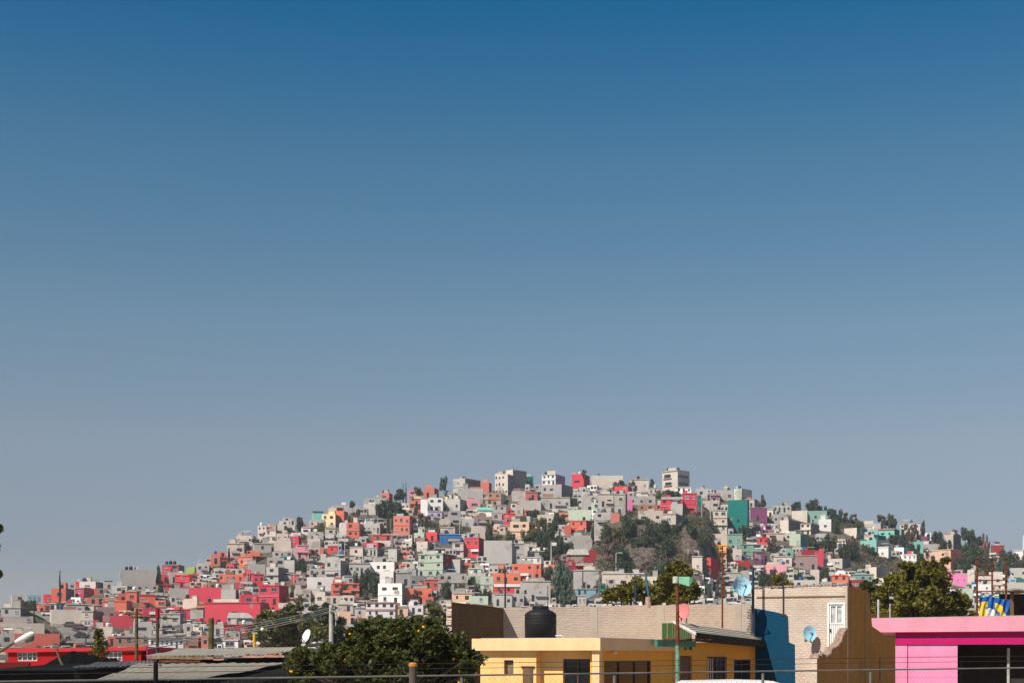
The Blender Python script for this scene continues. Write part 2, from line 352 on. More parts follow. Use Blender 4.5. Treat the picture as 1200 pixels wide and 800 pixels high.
# ------------------------------------------------------------------ hillside houses
# x0, x1: front wall; xs: right end of the shaded side; yt, yb; colour, side colour (often with its shade put in); window columns, rows; short name
HL = """
14 32 33 697 705 c - 1 1
32 48 48 697 705 B - 3 1 small pale blue house on the far left skyline
1 24 28 711 722 g d 2 1
7 39 39 722 731 g - 3 1 long low grey house beside the thin cypress
0 52 53 730 742 c - 0 0 long cream windowless wall at far left
0 17 17 734 742 g d 1 1
0 17 17 742 757 g - 1 1
17 70 71 742 755 o - 0 0 long plain orange shed behind the red roof
52 60 61 696 708 r - 1 1
52 59 59 708 721 o - 1 1
45 52 52 708 720 s - 1 1
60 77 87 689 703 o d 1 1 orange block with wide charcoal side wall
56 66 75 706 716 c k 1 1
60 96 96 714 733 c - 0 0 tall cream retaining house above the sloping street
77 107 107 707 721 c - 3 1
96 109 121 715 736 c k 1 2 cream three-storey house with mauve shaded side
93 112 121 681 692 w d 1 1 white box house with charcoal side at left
89 93 93 681 690 r - 0 0
70 89 89 684 690 g - 2 1
93 116 116 678 682 g - 0 0
88 98 111 688 698 r s 1 1
111 125 125 689 695 o - 1 1
101 116 116 700 707 s - 1 1
110 116 116 726 737 r - 1 1
112 132 134 734 748 c - 0 0 plain cream box beside the bare tree
141 182 183 668 685 g - 0 0 wide blank grey block carrying a row of tanks
159 185 185 686 692 g - 3 1
122 132 133 679 694 g - 1 1
131 149 158 686 695 g d 1 1
137 149 149 695 704 o - 0 0
148 160 163 692 705 o s 1 1 tall narrow orange tower house at left
120 148 155 703 715 o s 2 1 orange house with one white double window
163 182 183 696 709 o - 2 1 orange house with raspberry left edge
182 194 201 703 710 o d 1 1
168 189 189 712 722 r - 2 1
189 200 200 713 719 g - 1 1
188 211 214 718 731 g d 2 1
121 157 158 721 736 r - 0 0 long raspberry wall beside the crossarm pole
144 159 159 717 723 o - 0 0
157 178 179 728 743 g - 1 1 grey house with one arched window
115 135 135 711 727 k - 2 1
179 190 197 736 746 c k 1 1
216 225 226 730 743 g - 1 1 slim grey tower above the white band house
223 238 240 714 724 g n 0 0
217 223 223 715 724 r - 0 0
210 217 217 716 725 v - 1 1
214 231 233 701 713 c - 0 0 plain cream house left of the raspberry blocks
199 221 221 689 698 g - 0 0
221 266 269 688 705 r - 0 0 long upper raspberry block with sloping top
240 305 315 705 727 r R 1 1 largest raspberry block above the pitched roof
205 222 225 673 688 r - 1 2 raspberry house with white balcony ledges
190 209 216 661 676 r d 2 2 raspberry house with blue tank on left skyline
189 198 198 673 683 r - 1 1
198 209 209 670 683 g - 1 1
218 228 230 664 671 L - 0 0 tiny lime green house on left skyline
231 245 246 659 671 g k 2 1
126 135 135 745 757 o - 1 1
135 175 175 745 757 n - 4 1
176 215 216 747 759 w - 7 1 low white house with a band of windows
216 232 236 745 760 n - 2 1 brown brick house with small paired window
236 246 246 744 760 s - 1 1
247 258 259 649 661 s - 1 1
255 265 266 646 652 o - 1 1
266 286 293 636 652 c d 2 1 tall cream house below the left skyline
277 296 300 627 637 c g 3 1
302 312 316 616 628 c g 2 2
312 323 330 620 635 c g 2 2
314 340 341 614 621 c - 2 1
327 339 341 610 616 g - 1 1
332 339 340 606 611 c - 1 1
340 346 347 608 615 c - 1 1
298 318 319 636 648 g - 1 1
279 296 314 651 664 o R 2 1 orange house with long dark red side
296 305 306 646 652 o - 0 0
281 292 293 662 668 o - 1 1
321 341 343 633 646 c - 0 0
320 342 343 646 653 g - 3 1
328 346 346 652 658 t - 2 1 small deep teal house on left slope
340 350 354 628 639 r R 1 1 narrow red house with dark balcony
348 362 362 638 654 p - 2 2 pink and cream terrace house on left slope
333 345 352 656 669 g d 0 0
313 333 333 653 664 g - 2 1
293 311 312 661 672 g - 0 0
312 326 338 664 681 g d 1 2 two-storey grey house with charcoal side wall
262 286 287 666 674 g - 3 1
262 285 286 673 682 o - 3 1 orange band house with three square windows
285 297 298 671 681 r - 1 1
297 309 310 672 684 r - 2 1
245 277 277 682 691 n - 4 1 long brown house with copper window shutters
277 286 286 683 691 r - 1 1
259 276 283 690 702 g d 0 0
303 327 338 685 709 r R 2 2 tall raspberry house with two rows of windows
282 303 303 696 709 r - 1 1
326 352 352 706 711 c - 0 0
267 296 297 724 732 g - 0 0 grey pitched roof house under the raspberry block
262 291 300 731 745 R - 2 1
249 262 264 731 745 g - 1 1
261 279 285 749 761 w k 1 1 small white house near the yellow post
264 281 283 739 749 g - 3 1
244 258 266 715 726 c R 1 1
341 356 362 672 687 r R 1 1 raspberry house left of the grey apartment
348 360 360 676 689 k - 2 2
345 364 364 690 704 c - 3 1
367 379 380 599 604 q - 0 0 small turquoise roofed house on left skyline
377 393 399 602 618 y n 2 2 pale yellow house with balconies near skyline
383 403 408 598 611 o s 1 1
390 420 421 592 601 g - 0 0 long flat grey wall on the left skyline
399 407 408 612 625 w - 0 0
405 412 413 609 614 w - 0 0
406 421 423 612 629 o - 2 2 stepped orange house left of the grey block
421 445 450 613 625 g k 5 1 grey house with five small square openings
426 440 444 590 603 g d 0 0
428 456 457 584 591 g - 0 0
446 456 460 577 586 s R 1 1 red box house beside the skyline trees
360 375 380 631 641 c g 0 0
362 379 380 623 632 g - 1 1
354 364 364 617 626 w - 1 1
381 393 394 618 627 c - 1 1
384 395 398 639 647 r - 1 1
399 404 405 644 650 b - 0 0 tiny bright blue shed among grey houses
410 425 428 640 651 c g 1 1 small cream house with one dark window
425 443 456 635 642 r R 1 1 red band house with gabled dark red side
427 442 452 641 651 g d 3 1
437 460 461 626 634 o - 2 1 wide orange house behind the tall lamp post
438 458 460 633 639 c - 0 0
455 465 474 643 656 g d 0 0
461 480 487 604 625 s R 3 2 red house with cream panels below the big tree
381 399 411 656 678 g d 2 2 three-storey grey apartment with charcoal side
362 382 382 666 676 g - 3 1
360 390 391 676 691 w - 1 1 long white wall house below the grey apartment
390 421 422 683 698 o - 3 2 two-storey orange red house left of the oak
369 381 387 693 707 c d 1 1 cream cube house above the dark trees
358 369 369 689 699 c - 1 1
381 405 405 698 707 c - 3 1
396 414 415 707 717 c - 2 1
397 411 412 716 733 h - 1 1 pale peach house right of the concrete pole
409 434 435 659 673 g - 4 1
433 462 470 658 670 w k 4 1 white upper house with wide lilac tinted windows
445 461 470 669 684 w k 1 1
443 471 475 683 708 w d 2 2 big white house with a round wall emblem
429 463 464 705 723 w - 4 2 white house with thin red trim bands
416 429 430 711 723 g - 1 1
463 478 479 710 722 h - 1 1
403 417 418 674 684 g - 1 1
464 482 483 670 686 g - 1 1
475 506 507 689 703 o - 0 0 plain wide orange wall without windows
480 487 488 573 582 p - 1 1 small pink house beside the skyline twin cypresses
487 494 495 576 583 p - 1 1
496 509 514 571 583 s R 1 1 pink red cube on the skyline left of the conifer
480 494 495 581 597 o - 2 2 tall orange house with yellow strip
493 501 502 585 603 w - 0 0
502 519 520 583 599 w - 2 2 white house with small dark windows near the top
519 539 547 584 599 g d 3 1 grey house joined right of the white house
522 533 537 577 585 g d 2 1
502 518 519 598 609 l - 2 1 lilac house below the white house
531 545 563 560 578 g d 1 2 tall pale block with long dark side on skyline
540 566 567 572 588 g - 0 0 blank stone retaining wall house below skyline
563 573 576 565 577 s R 0 0
580 595 604 555 580 c d 4 3 tall cream house with a grid of small openings
593 601 617 550 576 c d 0 0 grey hall with sloping roof on the crest
563 587 593 577 591 n g 3 2 brick house with two rows of arched windows
547 563 564 587 595 p - 1 1
560 576 577 598 605 w - 0 0 white house under a mint green roof
577 593 594 591 609 g - 2 2
527 540 541 598 615 g - 1 2
517 527 527 599 609 g - 1 1
515 528 529 609 617 c - 0 0
556 576 577 605 615 k - 2 1
541 556 557 608 618 g - 1 1
516 533 535 617 627 c g 2 1
552 569 570 616 629 c - 0 0 blank tan house left of the round dark tree
590 604 605 601 616 r - 1 1 raspberry house below the arched brick house
585 602 602 615 625 c - 3 1
486 497 498 624 635 m - 1 1
499 512 516 623 634 r d 1 1 pink red house left of the bright blue house
515 540 541 625 637 b - 4 1 bright blue house with four windows
544 561 567 629 652 r R 2 2 tall raspberry house with four pale windows
480 501 510 634 646 c k 2 1
530 543 545 635 652 c k 1 2 narrow cream house beside the tall raspberry one
490 519 534 648 675 m R 3 3 pale mint apartment house with dark red side
567 600 601 633 660 g - 0 0 huge blank grey block wall in mid hillside
600 614 615 636 659 g - 1 2
514 547 548 672 691 g - 4 2 grey two-storey house with a central dark stair gap
538 553 554 659 670 o - 1 1
549 564 565 665 675 m - 1 1
563 578 579 675 692 m - 1 2 pale mint house left of the orange striped house
548 563 564 674 684 m - 1 1
578 610 611 671 684 o - 3 1 orange upper house over a raspberry storey
579 611 612 684 696 r - 3 1 raspberry storey with white band above the brick wall
600 634 636 660 679 o - 4 2 orange two-storey house with white annex on top
612 634 637 652 661 w - 3 1 white rooftop annex with a triple window
579 600 601 695 710 g - 3 1
498 514 515 678 690 o - 2 1
495 508 509 699 709 o - 1 1
481 498 499 674 689 d - 2 1
531 553 554 694 706 h - 2 1 peach house just behind the enclosure wall
551 572 573 698 708 m - 1 1 low mint house just behind the enclosure wall
529 539 549 655 672 g d 0 0
480 496 497 709 720 w - 2 1
610 625 626 558 567 t - 2 1 teal house on the crest
635 651 662 555 568 w l 3 2 white modern house with lilac side on crest
670 684 691 555 570 r R 1 1 raspberry cube on the crest
693 730 731 557 567 c - 0 0 long cream parapet house on the crest
634 658 671 567 587 g d 3 2 pale grey cube with joint lines below crest
600 616 617 575 585 g - 0 0
610 634 635 586 598 g - 0 0
634 668 669 582 596 g - 4 1
616 630 631 576 586 s R 1 1 salmon house left of the pale grey cube
681 702 703 580 596 g - 0 0 wide grey wall house below the crest road
702 719 720 578 594 c - 2 1
603 613 614 593 604 c - 1 1
666 697 698 597 609 m - 0 0 stepped pale mint wall above the orange cube
693 704 705 589 597 m - 1 1
668 687 696 609 625 o R 2 2 orange cube house with tall shaded side
662 669 669 615 626 o - 0 0
698 718 719 600 616 g - 2 2 grey house with two dark open floors
717 726 727 601 617 s - 0 0
630 656 657 603 613 c - 1 1
669 694 695 627 647 g - 0 0 rough grey wall under the orange cube
657 672 673 627 635 g - 1 1
664 701 702 650 667 R - 5 1 dark red house with grey pitched roof
672 706 707 667 690 g - 1 1 long grey cream building under the quarry
706 741 742 671 689 c - 2 1
741 755 756 671 680 w - 2 1
752 774 775 675 687 c - 2 1
612 645 646 680 705 g - 4 1 grey house with cream upper floor by the big tree
676 702 703 689 698 B - 4 1 pale blue house right of the big tree
677 687 688 697 709 c - 2 1
702 711 712 683 692 t - 1 1
600 620 621 637 650 c - 1 1
619 639 640 645 654 g - 2 1
598 620 621 611 632 h - 2 2 peach terrace house left of the wooded gully
600 614 615 695 709 g - 2 1
776 794 808 550 572 c g 0 0 tall white building with two dark windows on crest
739 760 761 561 575 c - 2 1 low cream house with parapet left of crest tree
720 736 741 569 576 r R 0 0
760 776 777 571 579 c - 3 1
792 810 811 570 578 w - 3 1
775 800 801 582 602 r - 3 2 bright red house with grey top band
800 817 818 577 602 r - 2 2 tall bright red house beside the quarry
748 776 777 591 598 n - 3 1 brown brick upper floor above the quarry
748 777 778 598 612 c - 2 1 cream house on the quarry rim
777 792 800 601 616 c d 1 1
786 800 801 590 604 g - 0 0
735 768 769 581 592 g - 3 1
735 741 741 584 597 H - 0 0 narrow hot pink wall near the quarry rim
720 733 735 578 603 g - 1 2
816 829 830 572 583 g - 1 1
816 822 823 580 592 t - 0 0
829 841 842 580 589 v - 2 1 plum house right of the bright red house
824 843 844 586 597 c - 2 1
836 852 853 597 623 c - 2 3 cream three-storey house touching the teal building
831 851 852 638 654 a - 2 2 amber balcony house below the quarry edge
823 833 842 653 670 r R 1 2 crimson two-storey house left of rusty antenna
811 823 824 651 671 c - 1 1
860 869 881 572 585 m g 0 0 mint front house with grey side on skyline
840 859 860 574 586 g - 2 1
853 876 878 585 625 t - 1 1 tall teal netted building
874 884 889 584 595 c g 1 1
879 899 900 594 610 v - 1 1 plum gable house right of the teal building
872 880 880 596 603 p - 0 0
898 906 908 596 606 c d 1 1
906 927 928 592 600 g - 4 1 unfinished grey floor with four openings
906 922 923 602 613 g - 2 1
928 946 947 598 609 c - 0 0
946 969 970 598 611 G - 1 1 grey green house on the right skyline
914 924 938 609 622 c d 0 0 cream cube with charcoal side right of centre
881 894 894 617 627 v - 2 1
894 905 906 620 629 v - 1 1
938 950 960 613 626 c d 2 2 cream two-storey house with dark side at right
925 938 948 625 641 m G 0 0 bright mint gable house with grey green side
852 870 871 625 640 G - 2 1 grey green house under the teal building
828 852 853 625 646 c - 1 1
868 892 893 637 652 G - 2 2 grey green house with two square windows
895 918 919 624 633 c - 1 1
883 901 902 629 638 r - 3 1
919 928 929 624 633 c - 1 1
921 930 931 643 652 G - 0 0
938 965 966 644 658 R - 0 0 long dark red wall at right
933 958 959 650 668 k - 2 1
861 879 880 656 665 R - 0 0
897 922 923 661 674 p - 0 0 pale pink stepped wall above the blue dish
851 869 870 670 684 g - 2 1
869 878 879 668 682 g - 0 0
930 960 961 679 690 g - 2 1
907 928 929 651 664 c - 2 1
884 896 897 646 662 v - 2 1
859 869 870 643 657 c - 1 1
950 960 961 667 681 c - 0 0
960 974 975 608 623 w - 1 1
989 1004 1016 618 630 c t 0 0 cream house with deep teal side
1013 1032 1033 613 622 c - 0 0
1015 1029 1029 620 628 q - 1 1
1029 1048 1054 619 630 q t 2 1 turquoise house with terracotta roof edge
1008 1024 1038 626 634 c t 0 0
1008 1027 1042 632 643 q d 1 1 turquoise wall house above the brown scrub
1029 1041 1044 640 654 w B 1 1 small white cube house in the scrub
1048 1059 1065 641 654 w B 2 1
1058 1074 1075 649 664 w - 3 2 white two-storey house above the leafy tree
1055 1078 1079 612 620 c - 4 1
1071 1082 1083 634 647 q - 1 1 turquoise house at the right among trees
955 965 966 646 662 r - 0 0
965 987 997 654 664 c d 2 1
1014 1027 1040 664 675 c d 0 0 plain cream house with stepped top at right
1000 1024 1025 672 682 G - 3 1
975 994 995 673 690 o - 2 2 bright orange house just above the brick building
995 1013 1014 679 690 R - 1 1
960 975 976 681 690 g - 0 0
1092 1114 1127 643 665 h s 1 2 big peach building with brick red side
1082 1092 1092 647 657 h - 0 0
1083 1091 1092 624 631 w - 1 1
1105 1117 1126 626 642 c d 1 1
1082 1101 1102 637 645 g - 2 1
1080 1086 1087 628 638 v - 0 0 narrow plum house on right skyline
1150 1157 1158 636 644 r - 0 0
1161 1177 1178 638 648 R - 3 1 dark red jumbled house on right skyline
1163 1171 1172 651 657 c - 1 1
1188 1199 1201 644 654 w - 1 1 white house at the far right skyline
1110 1134 1135 671 686 H - 3 1 hot pink house with taller middle bay
1134 1142 1143 667 682 c - 0 0
1147 1175 1176 674 686 c - 2 1 long cream house behind the rusty frame
1136 1163 1164 684 693 w - 2 1
1128 1140 1141 689 700 m - 0 0
1100 1115 1116 667 674 p - 0 0
1190 1197 1198 676 684 t - 0 0 tiny teal house near right edge
1181 1191 1192 677 684 B - 1 1
1183 1203 1204 665 677 g - 3 1
"""
TL = """
28 9 703 710 d
38 7 704 717 d
40 2 716 730 c
70 1.6 671 689 c
186 4 664 683 d
188 4 684 694 d
204 4 684 690 o
268 2 643 657 c
262 5 655 666 d
302 7 630 637 o
327 5 620 633 d
352 8 607 622 d
339 4 617 622 o
352 6 655 669 d
358 4 656 668 o
344 5 685 698 o
352 5 697 707 o
413 4 588 594 d
415 8 598 615 b
450 11 587 606 d
467 10 586 605 d
455 2.5 603 623 c
460 2 603 623 c
469 9 574 584 d
472.5 .9 568 579 c
475.7 .9 567 579 c
490 5 570 579 o
520 4.5 557 572 e
498 8 602 617 b
488 3 588 602 d
375 6 614 624 o
410 11 632 643 d
484 2 625 646 c
425 10 665 692 d
440 8 671 698 d
401 5 685 699 b
428 5 690 704 b
573 6 614 634 d
584 6 627 635 o
596 5 622 633 o
523 9 683 701 d
540 7 684 693 o
553 6 676 686 d
558 7 686 698 b
571 6 690 703 d
489 8 692 705 b
508 9 704 717 o
513 3 669 675 o
624 7 596 605 d
615 6 603 617 o
634 6 605 616 o
625 7 609 627 o
645 8 607 631 d
655 8 601 613 d
620 9 618 633 o
672 5 582 591 d
698 5 582 590 o
636 8 622 641 d
652 9 626 651 d
664 9 633 650 d
641 8 645 656 d
641 7 662 678 d
655 6 650 669 b
661 14 661 707 e
685 4 552 560 b
698 7 618 633 d
711 9 616 634 d
725 8 563 573 d
738 6 564 574 b
764 4 562 572 d
788 9 573 582 d
772 5 575 584 o
735 12 606 629 d
752 10 605 619 d
745 8 612 624 d
765 11 616 633 d
778 9 610 624 d
790 8 612 624 d
723 9 616 636 o
743 8 628 641 d
760 10 627 642 d
783 12 630 650 d
728 11 640 663 d
733 10 653 672 d
717 10 630 651 b
803 8 604 622 d
812 8 612 634 d
822 8 625 642 d
836 7 639 651 o
771 9 655 675 e
754 8 658 672 b
812 6 650 664 b
894 6 581 594 b
933 7 589 598 d
952 8 587 598 d
871 6 613 632 d
905 7 629 646 b
954 8 627 646 d
882 5 632 638 o
962 6 591 601 d
978 8 594 608 d
996 8 601 610 b
980 6 610 626 d
1007 6 611 618 o
1036 9 604 614 b
1045 6 604 619 d
962 4 630 646 d
973 8 626 645 d
990 9 638 656 d
1002 8 638 656 d
1000 7 628 643 b
1022 7 639 651 d
1013 4 637 646 o
1047 7 625 637 d
1058 8 627 643 d
1070 7 635 649 d
1067 7 616 633 b
1076 6 615 631 b
1082 3 611 625 d
1079 5 645 661 d
1099 8 621 636 d
1104 8 633 644 d
1113 4 633 642 d
1120 5 622 629 b
1131 6 620 631 d
1139 7 622 637 d
1147 6 630 638 d
1156 4.5 628 656 b
1125 9 655 669 d
1093 6 652 669 d
1086 5 643 656 d
1131 9 634 656 d
1143 12 638 661 d
1152 9 648 666 d
1176 7 645 661 d
1186 7 646 664 d
1194 8 652 666 b
1170 10 655 673 e
1159 9 658 674 d
1197 7 655 669 d
1184 8 660 673 d
867 8 661 671 o
893 8 669 688 d
905 8 668 689 d
916 8 671 689 o
935 6 671 681 d
948 7 674 682 d
845 6 677 700 b
967 7 665 681 d
830 6 684 702 e
1061 6 655 664 o
66 6 740 752 o
1133 6 654 669 d
1126 4 660 670 o
78 5 745 754 b
"""
import zlib
def rnd(*k):
    return random.Random(zlib.crc32(repr(k).encode()))

class House: pass
HS = []
LAB = {'g':'grey block','c':'cream','w':'white','r':'raspberry red','o':'orange','s':'salmon','p':'pink','m':'pale mint','t':'teal',
 'b':'bright blue','B':'pale blue','v':'plum','l':'lilac','y':'pale yellow','R':'dark red','k':'mauve brown','q':'turquoise','n':'brown brick',
 'h':'peach','a':'amber','L':'lime','d':'dark grey','G':'grey green','H':'hot pink'}
for ln in HL.strip().split('\n'):
    t = ln.split()
    o = House(); o.x0, o.x1, o.xs, o.yt, o.yb = map(float, t[:5])
    o.col, o.side, o.nc, o.nr = t[5], t[6], int(t[7]), int(t[8]); o.name = ' '.join(t[9:]) or None
    o.fill = False; HS.append(o)
TR = []
for ln in TL.strip().split('\n'):
    t = ln.split(); TR.append((float(t[0]), float(t[1]), float(t[2]), float(t[3]), t[4]))

# coverage raster used to keep filler houses behind the surveyed ones
W_, H_ = 1520, 260; OX, OY = -150, 530
cov = np.zeros((H_, W_)); 
def cells(x0, x1, y0, y1):
    return slice(max(int(y0-OY), 0), max(int(y1-OY), 0)), slice(max(int(x0-OX), 0), max(int(x1-OX), 0))
for o in HS:
    c = cells(o.x0, o.xs, o.yt, o.yb); cov[c] = np.maximum(cov[c], o.yb)
for (x, hw, y0, y1, k) in TR:
    c = cells(x-hw*.8, x+hw*.8, y0, y1); cov[c] = np.maximum(cov[c], y1)
NOGO = [(695,842,600,672), (46,112,721,757), (960,1010,604,618), (1000,1075,652,668), (930,1010,652,660), (885,915,609,614), (985,1075,600,611),(505,552,612,626)]
scrub_zone = lambda x, y: any(a < x < b and c < y < d for a, b, c, d in NOGO)
rng = random.Random(11)
# skyline of the near walls, roofs and trees: what stands lower behind it cannot be seen
FGX = [-30, 225, 240, 335, 345, 400, 420, 520, 528, 590, 880, 884, 990, 1015, 1028, 1040, 1080, 1130, 1142, 1144, 1182, 1230]
FGY = [760, 760, 758, 758, 745, 735, 728, 728, 706, 712, 706, 692, 688, 690, 700, 690, 670, 690, 700, 720, 720, 690]
fgy = lambda x: float(np.interp(x, FGX, FGY))+6
fills = []
def pal(x, y):
    r = rng.random()
    if x < 330: tab = [('g', .50), ('c', .18), ('r', .09), ('o', .06), ('s', .04), ('w', .09), ('k', .04)]
    elif x < 700: tab = [('g', .60), ('c', .16), ('w', .13), ('s', .03), ('o', .03), ('k', .03), ('m', .01), ('p', .01)]
    elif x < 860: tab = [('g', .6), ('c', .22), ('w', .13), ('k', .05)]
    else: tab = [('g', .47), ('c', .24), ('w', .13), ('m', .02), ('G', .04), ('k', .06), ('v', .02), ('q', .02)]
    for k, p in tab:
        r -= p
        if r < 0: return k
    return 'g'
for y in np.arange(764, 548, -2.5):
    x = -130 + rng.random()*8
    while x < 1330:
        wd = rng.uniform(3.5, 14) if rng.random() < .75 else rng.uniform(8, 18); ht = rng.uniform(3.5, 10.5); sd_ = rng.choice([0, 0, rng.uniform(2, 6)])
        ybf = y + rng.uniform(-1.5, 1.5); ytf = ybf-ht; x1 = x+wd
        gap = rng.uniform(0, 5)
        xx = x; x = x1+sd_+gap
        cx = xx+wd/2
        if ytf < sy(cx)-7 + rng.uniform(0, 5) or scrub_zone(cx, ybf-2) or scrub_zone(xx, ybf-2) or scrub_zone(x1, ybf-4): continue
        c = cov[cells(xx, x1+sd_, ytf, ybf)]
        if c.size == 0: continue
        occl = np.mean((c > 0) & (c < ybf))        # would hide something surveyed behind it
        vis = np.mean(c == 0)
        if occl > .13 or vis < .28: continue
        o = House(); o.x0, o.x1, o.xs, o.yt, o.yb = xx, x1, x1+sd_, ytf, ybf
        o.col = pal(cx, ybf); o.side = 'd' if o.col in 'gc' and rng.random() < .6 else '-'  # dark grey side: the wall's shade put into its colour
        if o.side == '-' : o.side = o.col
        o.nc = max(0, min(4, int(wd/3.4) - (rng.random() < .3))); o.nr = 1 if ht < 9.5 else rng.choice([1, 2]); o.name = None
        o.fill = True; o.vis = float((c == 0).sum()) if (ytf < fgy(cx)-2 and ybf < fgy(cx)+10 and -4 < cx < 1204) else -1.0; fills.append(o)
        c[c < ybf] = np.where(rng.random() < 2, ybf, 0)   # claim the cells
for o in HS: o.vis = 1e6
fills.sort(key=lambda o: -o.vis)
NHOUSE = 300
keep = fills[:max(0, NHOUSE-len(HS))]; rest = fills[len(keep):]
print('houses surveyed', len(HS), 'filler', len(keep), 'rest', len(rest))

# ---- geometry of one house in its own frame: x along the front, y into the hill, z up from the visible foot
def frame(o):
    D = float(dist_at(np.array([(o.x0+o.x1)/2]), np.array([o.yb]))[0])
    a0, a1, as_ = (o.x0-600)/F, (o.x1-600)/F, (o.xs-600)/F
    X1 = a1*D; phi = math.atan(a1); rr = rnd(o.x0, o.yt)
    sm = (o.xs-o.x1)/F*D
    if o.xs-o.x1 > 1.6:
        dl = math.asin(min(.80, max(.22, sm/rr.uniform(8, 10.5))))
        th = phi+dl
        dep = (as_*D-X1)/(math.sin(th)-as_*math.cos(th))
    else:
        th = phi-rr.uniform(.0, .10); dep = rr.uniform(6.5, 9)
    wd = (X1-a0*D)/(math.cos(th)+a0*math.sin(th))
    hh = (o.yb-o.yt)/F*D
    org = Vector((X1-wd*math.cos(th), D+wd*math.sin(th), ZC+(HY-o.yb)/F*D))
    return org, -th, wd, dep, hh, D
def win_mesh(style):
    mb = MB()                                    # unit window 1 x 1, centred in x, z 0..1, stands on the wall face y=0
    if style == 'hole':                          # a bare opening under a thin lintel
        mb.box(-.5, .5, -.03, .2, 0, 1, 0)
        return mb.mesh('window_opening', [M['hole']])
    fr, pn = (1, 0)
    mb.box(-.44, .44, -.02, .1, .06, .94, 0)
    for a in ((-.5,-.44,0,1), (.44,.5,0,1), (-.44,.44,0,.07), (-.44,.44,.93,1), (-.03,.03,.07,.93)):
        mb.box(a[0], a[1], -.07, .1, a[2], a[3], 1)
    mb.box(-.58, .58, -.16, .1, -.08, -.003, 1)
    return mb.mesh('window_framed', [M['hole'] if style == 'dark' else M['pane'], M['frame_g'] if style == 'dark' else M['frame_w']])
WM = {k: win_mesh(k) for k in ('hole', 'dark', 'light')}
def house_boxes(mb, wd, dep, hh, nr, rr, sep_roof=None):
    """plinth and walls with parapet; the floor slabs go to sep_roof"""
    mb.box(0, wd, 0, dep, -5.0, hh-.45, 0)
    mb.box(0, wd, 0, .16, hh-.45, hh, 0); mb.box(0, wd, dep-.16, dep, hh-.45, hh, 0)
    mb.box(0, .16, .16, dep-.16, hh-.45, hh, 0); mb.box(wd-.16, wd, .16, dep-.16, hh-.45, hh, 0)
def make_house(o):
    org, rz, wd, dep, hh, D = frame(o); rr = rnd(o.x0, o.yb, 1)
    kind = 'house' if hh < 7.5 else 'tall_house'
    root = empty(kind, org, rz); o.root = root; o.org = org; o.wd = wd; o.hh = hh; o.dep = dep; o.rz = rz
    mb = MB(); house_boxes(mb, wd, dep, hh, o.nr, rr)
    mats = [MW[o.col]]
    if o.side not in ('-', o.col):               # thin side skin in another colour; dark ones have the side's shade put in
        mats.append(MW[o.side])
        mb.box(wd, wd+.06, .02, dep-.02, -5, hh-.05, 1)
    mb.build('wall', mats, root)
    if o.nr >= 1 and hh > 2.4 and rr.random() < .8 and o.nc:
        st = hh/o.nr if o.nr > 1 else hh
        for k in range(1, o.nr+1):
            z = min(k*st, hh)-.05 if k < o.nr else hh+.002
            e = rr.choice([.12, .2, .5]) if o.col != 'w' else .15
            if k < o.nr:
                sb = MB(); sb.box(-.1, wd+.12, -e, .0-.003, z-.32, z-.12); sb.build('floor_ledge', MW[o.col] if rr.random() < .5 else M['slab'], root)
        if rr.random() < .6:
            sb = MB(); sb.box(-.15, wd+.15, -.22, -.003, hh-.30, hh-.12); sb.build('roof_ledge', M['slab'] if o.col in 'gckndb' or rr.random() < .5 else MW[o.col], root)
    # windows
    if o.nc and hh > 1.6:
        st = hh/o.nr; cw = wd/o.nc
        ws = 'hole' if (o.col in 'gdn' and rr.random() < .75) else rr.choice(['hole', 'dark', 'light', 'hole'])
        for j in range(o.nr):
            for i in range(o.nc):
                if rr.random() < (.3 if o.fill else .1) and o.nc > 1: continue
                ww = min(cw*.46, rr.uniform(.8, 1.6)); wh = min(st*.42, rr.uniform(.8, 1.25))
                if o.nc <= 2 and rr.random() < .3: ww = min(cw*.6, 2.4)
                if j == 0 and rr.random() < .22: ob = link('door', WM['hole'], root, (cw*(i+.5)+rr.uniform(-.15, .15)*cw, 0, st*.03), 0, (min(1.0, cw*.4), 1, min(2.1, st*.72))); continue
                ws2 = ws if rr.random() < .8 else rr.choice(['hole', 'dark', 'light'])
                ob = link('window', WM[ws2], root, (cw*(i+.5)+rr.uniform(-.1, .1)*cw, 0, j*st+st*rr.choice([.32, .34, .38])), 0, (ww*rr.choice([1, 1, .75]), 1, wh))
        if dep*math.sin(abs(rz)) > 3 and rr.random() < .5 and D < 640:
            for j in range(o.nr):
                for i in range(rr.choice([1, 2])):
                    link('window', WM['hole'], root, (wd+.06, dep*(.3+.35*i), j*st+st*.36), R(90), (1.0, 1, min(st*.4, 1.1)))
    # roof gear that is part of the house
    if rr.random() < .55 and wd > 3.2 and hh > 2.5 and (o.yt > sy((o.x0+o.x1)/2)+4 or rr.random() < .6):
        rb = MB(); bw = rr.uniform(1.2, 2.4); bx = rr.uniform(.2, wd-bw-.2); bh = rr.uniform(.9, 2.1); by = rr.uniform(.8, 2.5)
        rb.box(bx, bx+bw, by, by+2.0, hh-.45, hh+bh); rb.box(bx-.1, bx+bw+.1, by-.1, by+2.1, hh+bh+.002, hh+bh+.12)
        rb.build('stair_hut', MW[rr.choice([o.col, 'g', 'g', 'c'])], root)
    if rr.random() < .35 and o.col in 'gcdk' and hh > 2.4:      # starter bars and laundry line posts
        for q in range(rr.randint(2, 4)):
            rb = MB(); x = rr.uniform(.1, wd-.1); y = rr.choice([.08, dep*.5]); rb.box(x-.035, x+.035, y-.035, y+.035, hh-.1, hh+rr.uniform(.5, 1.3))
            rb.build('starter_bar', M['rust'], root)
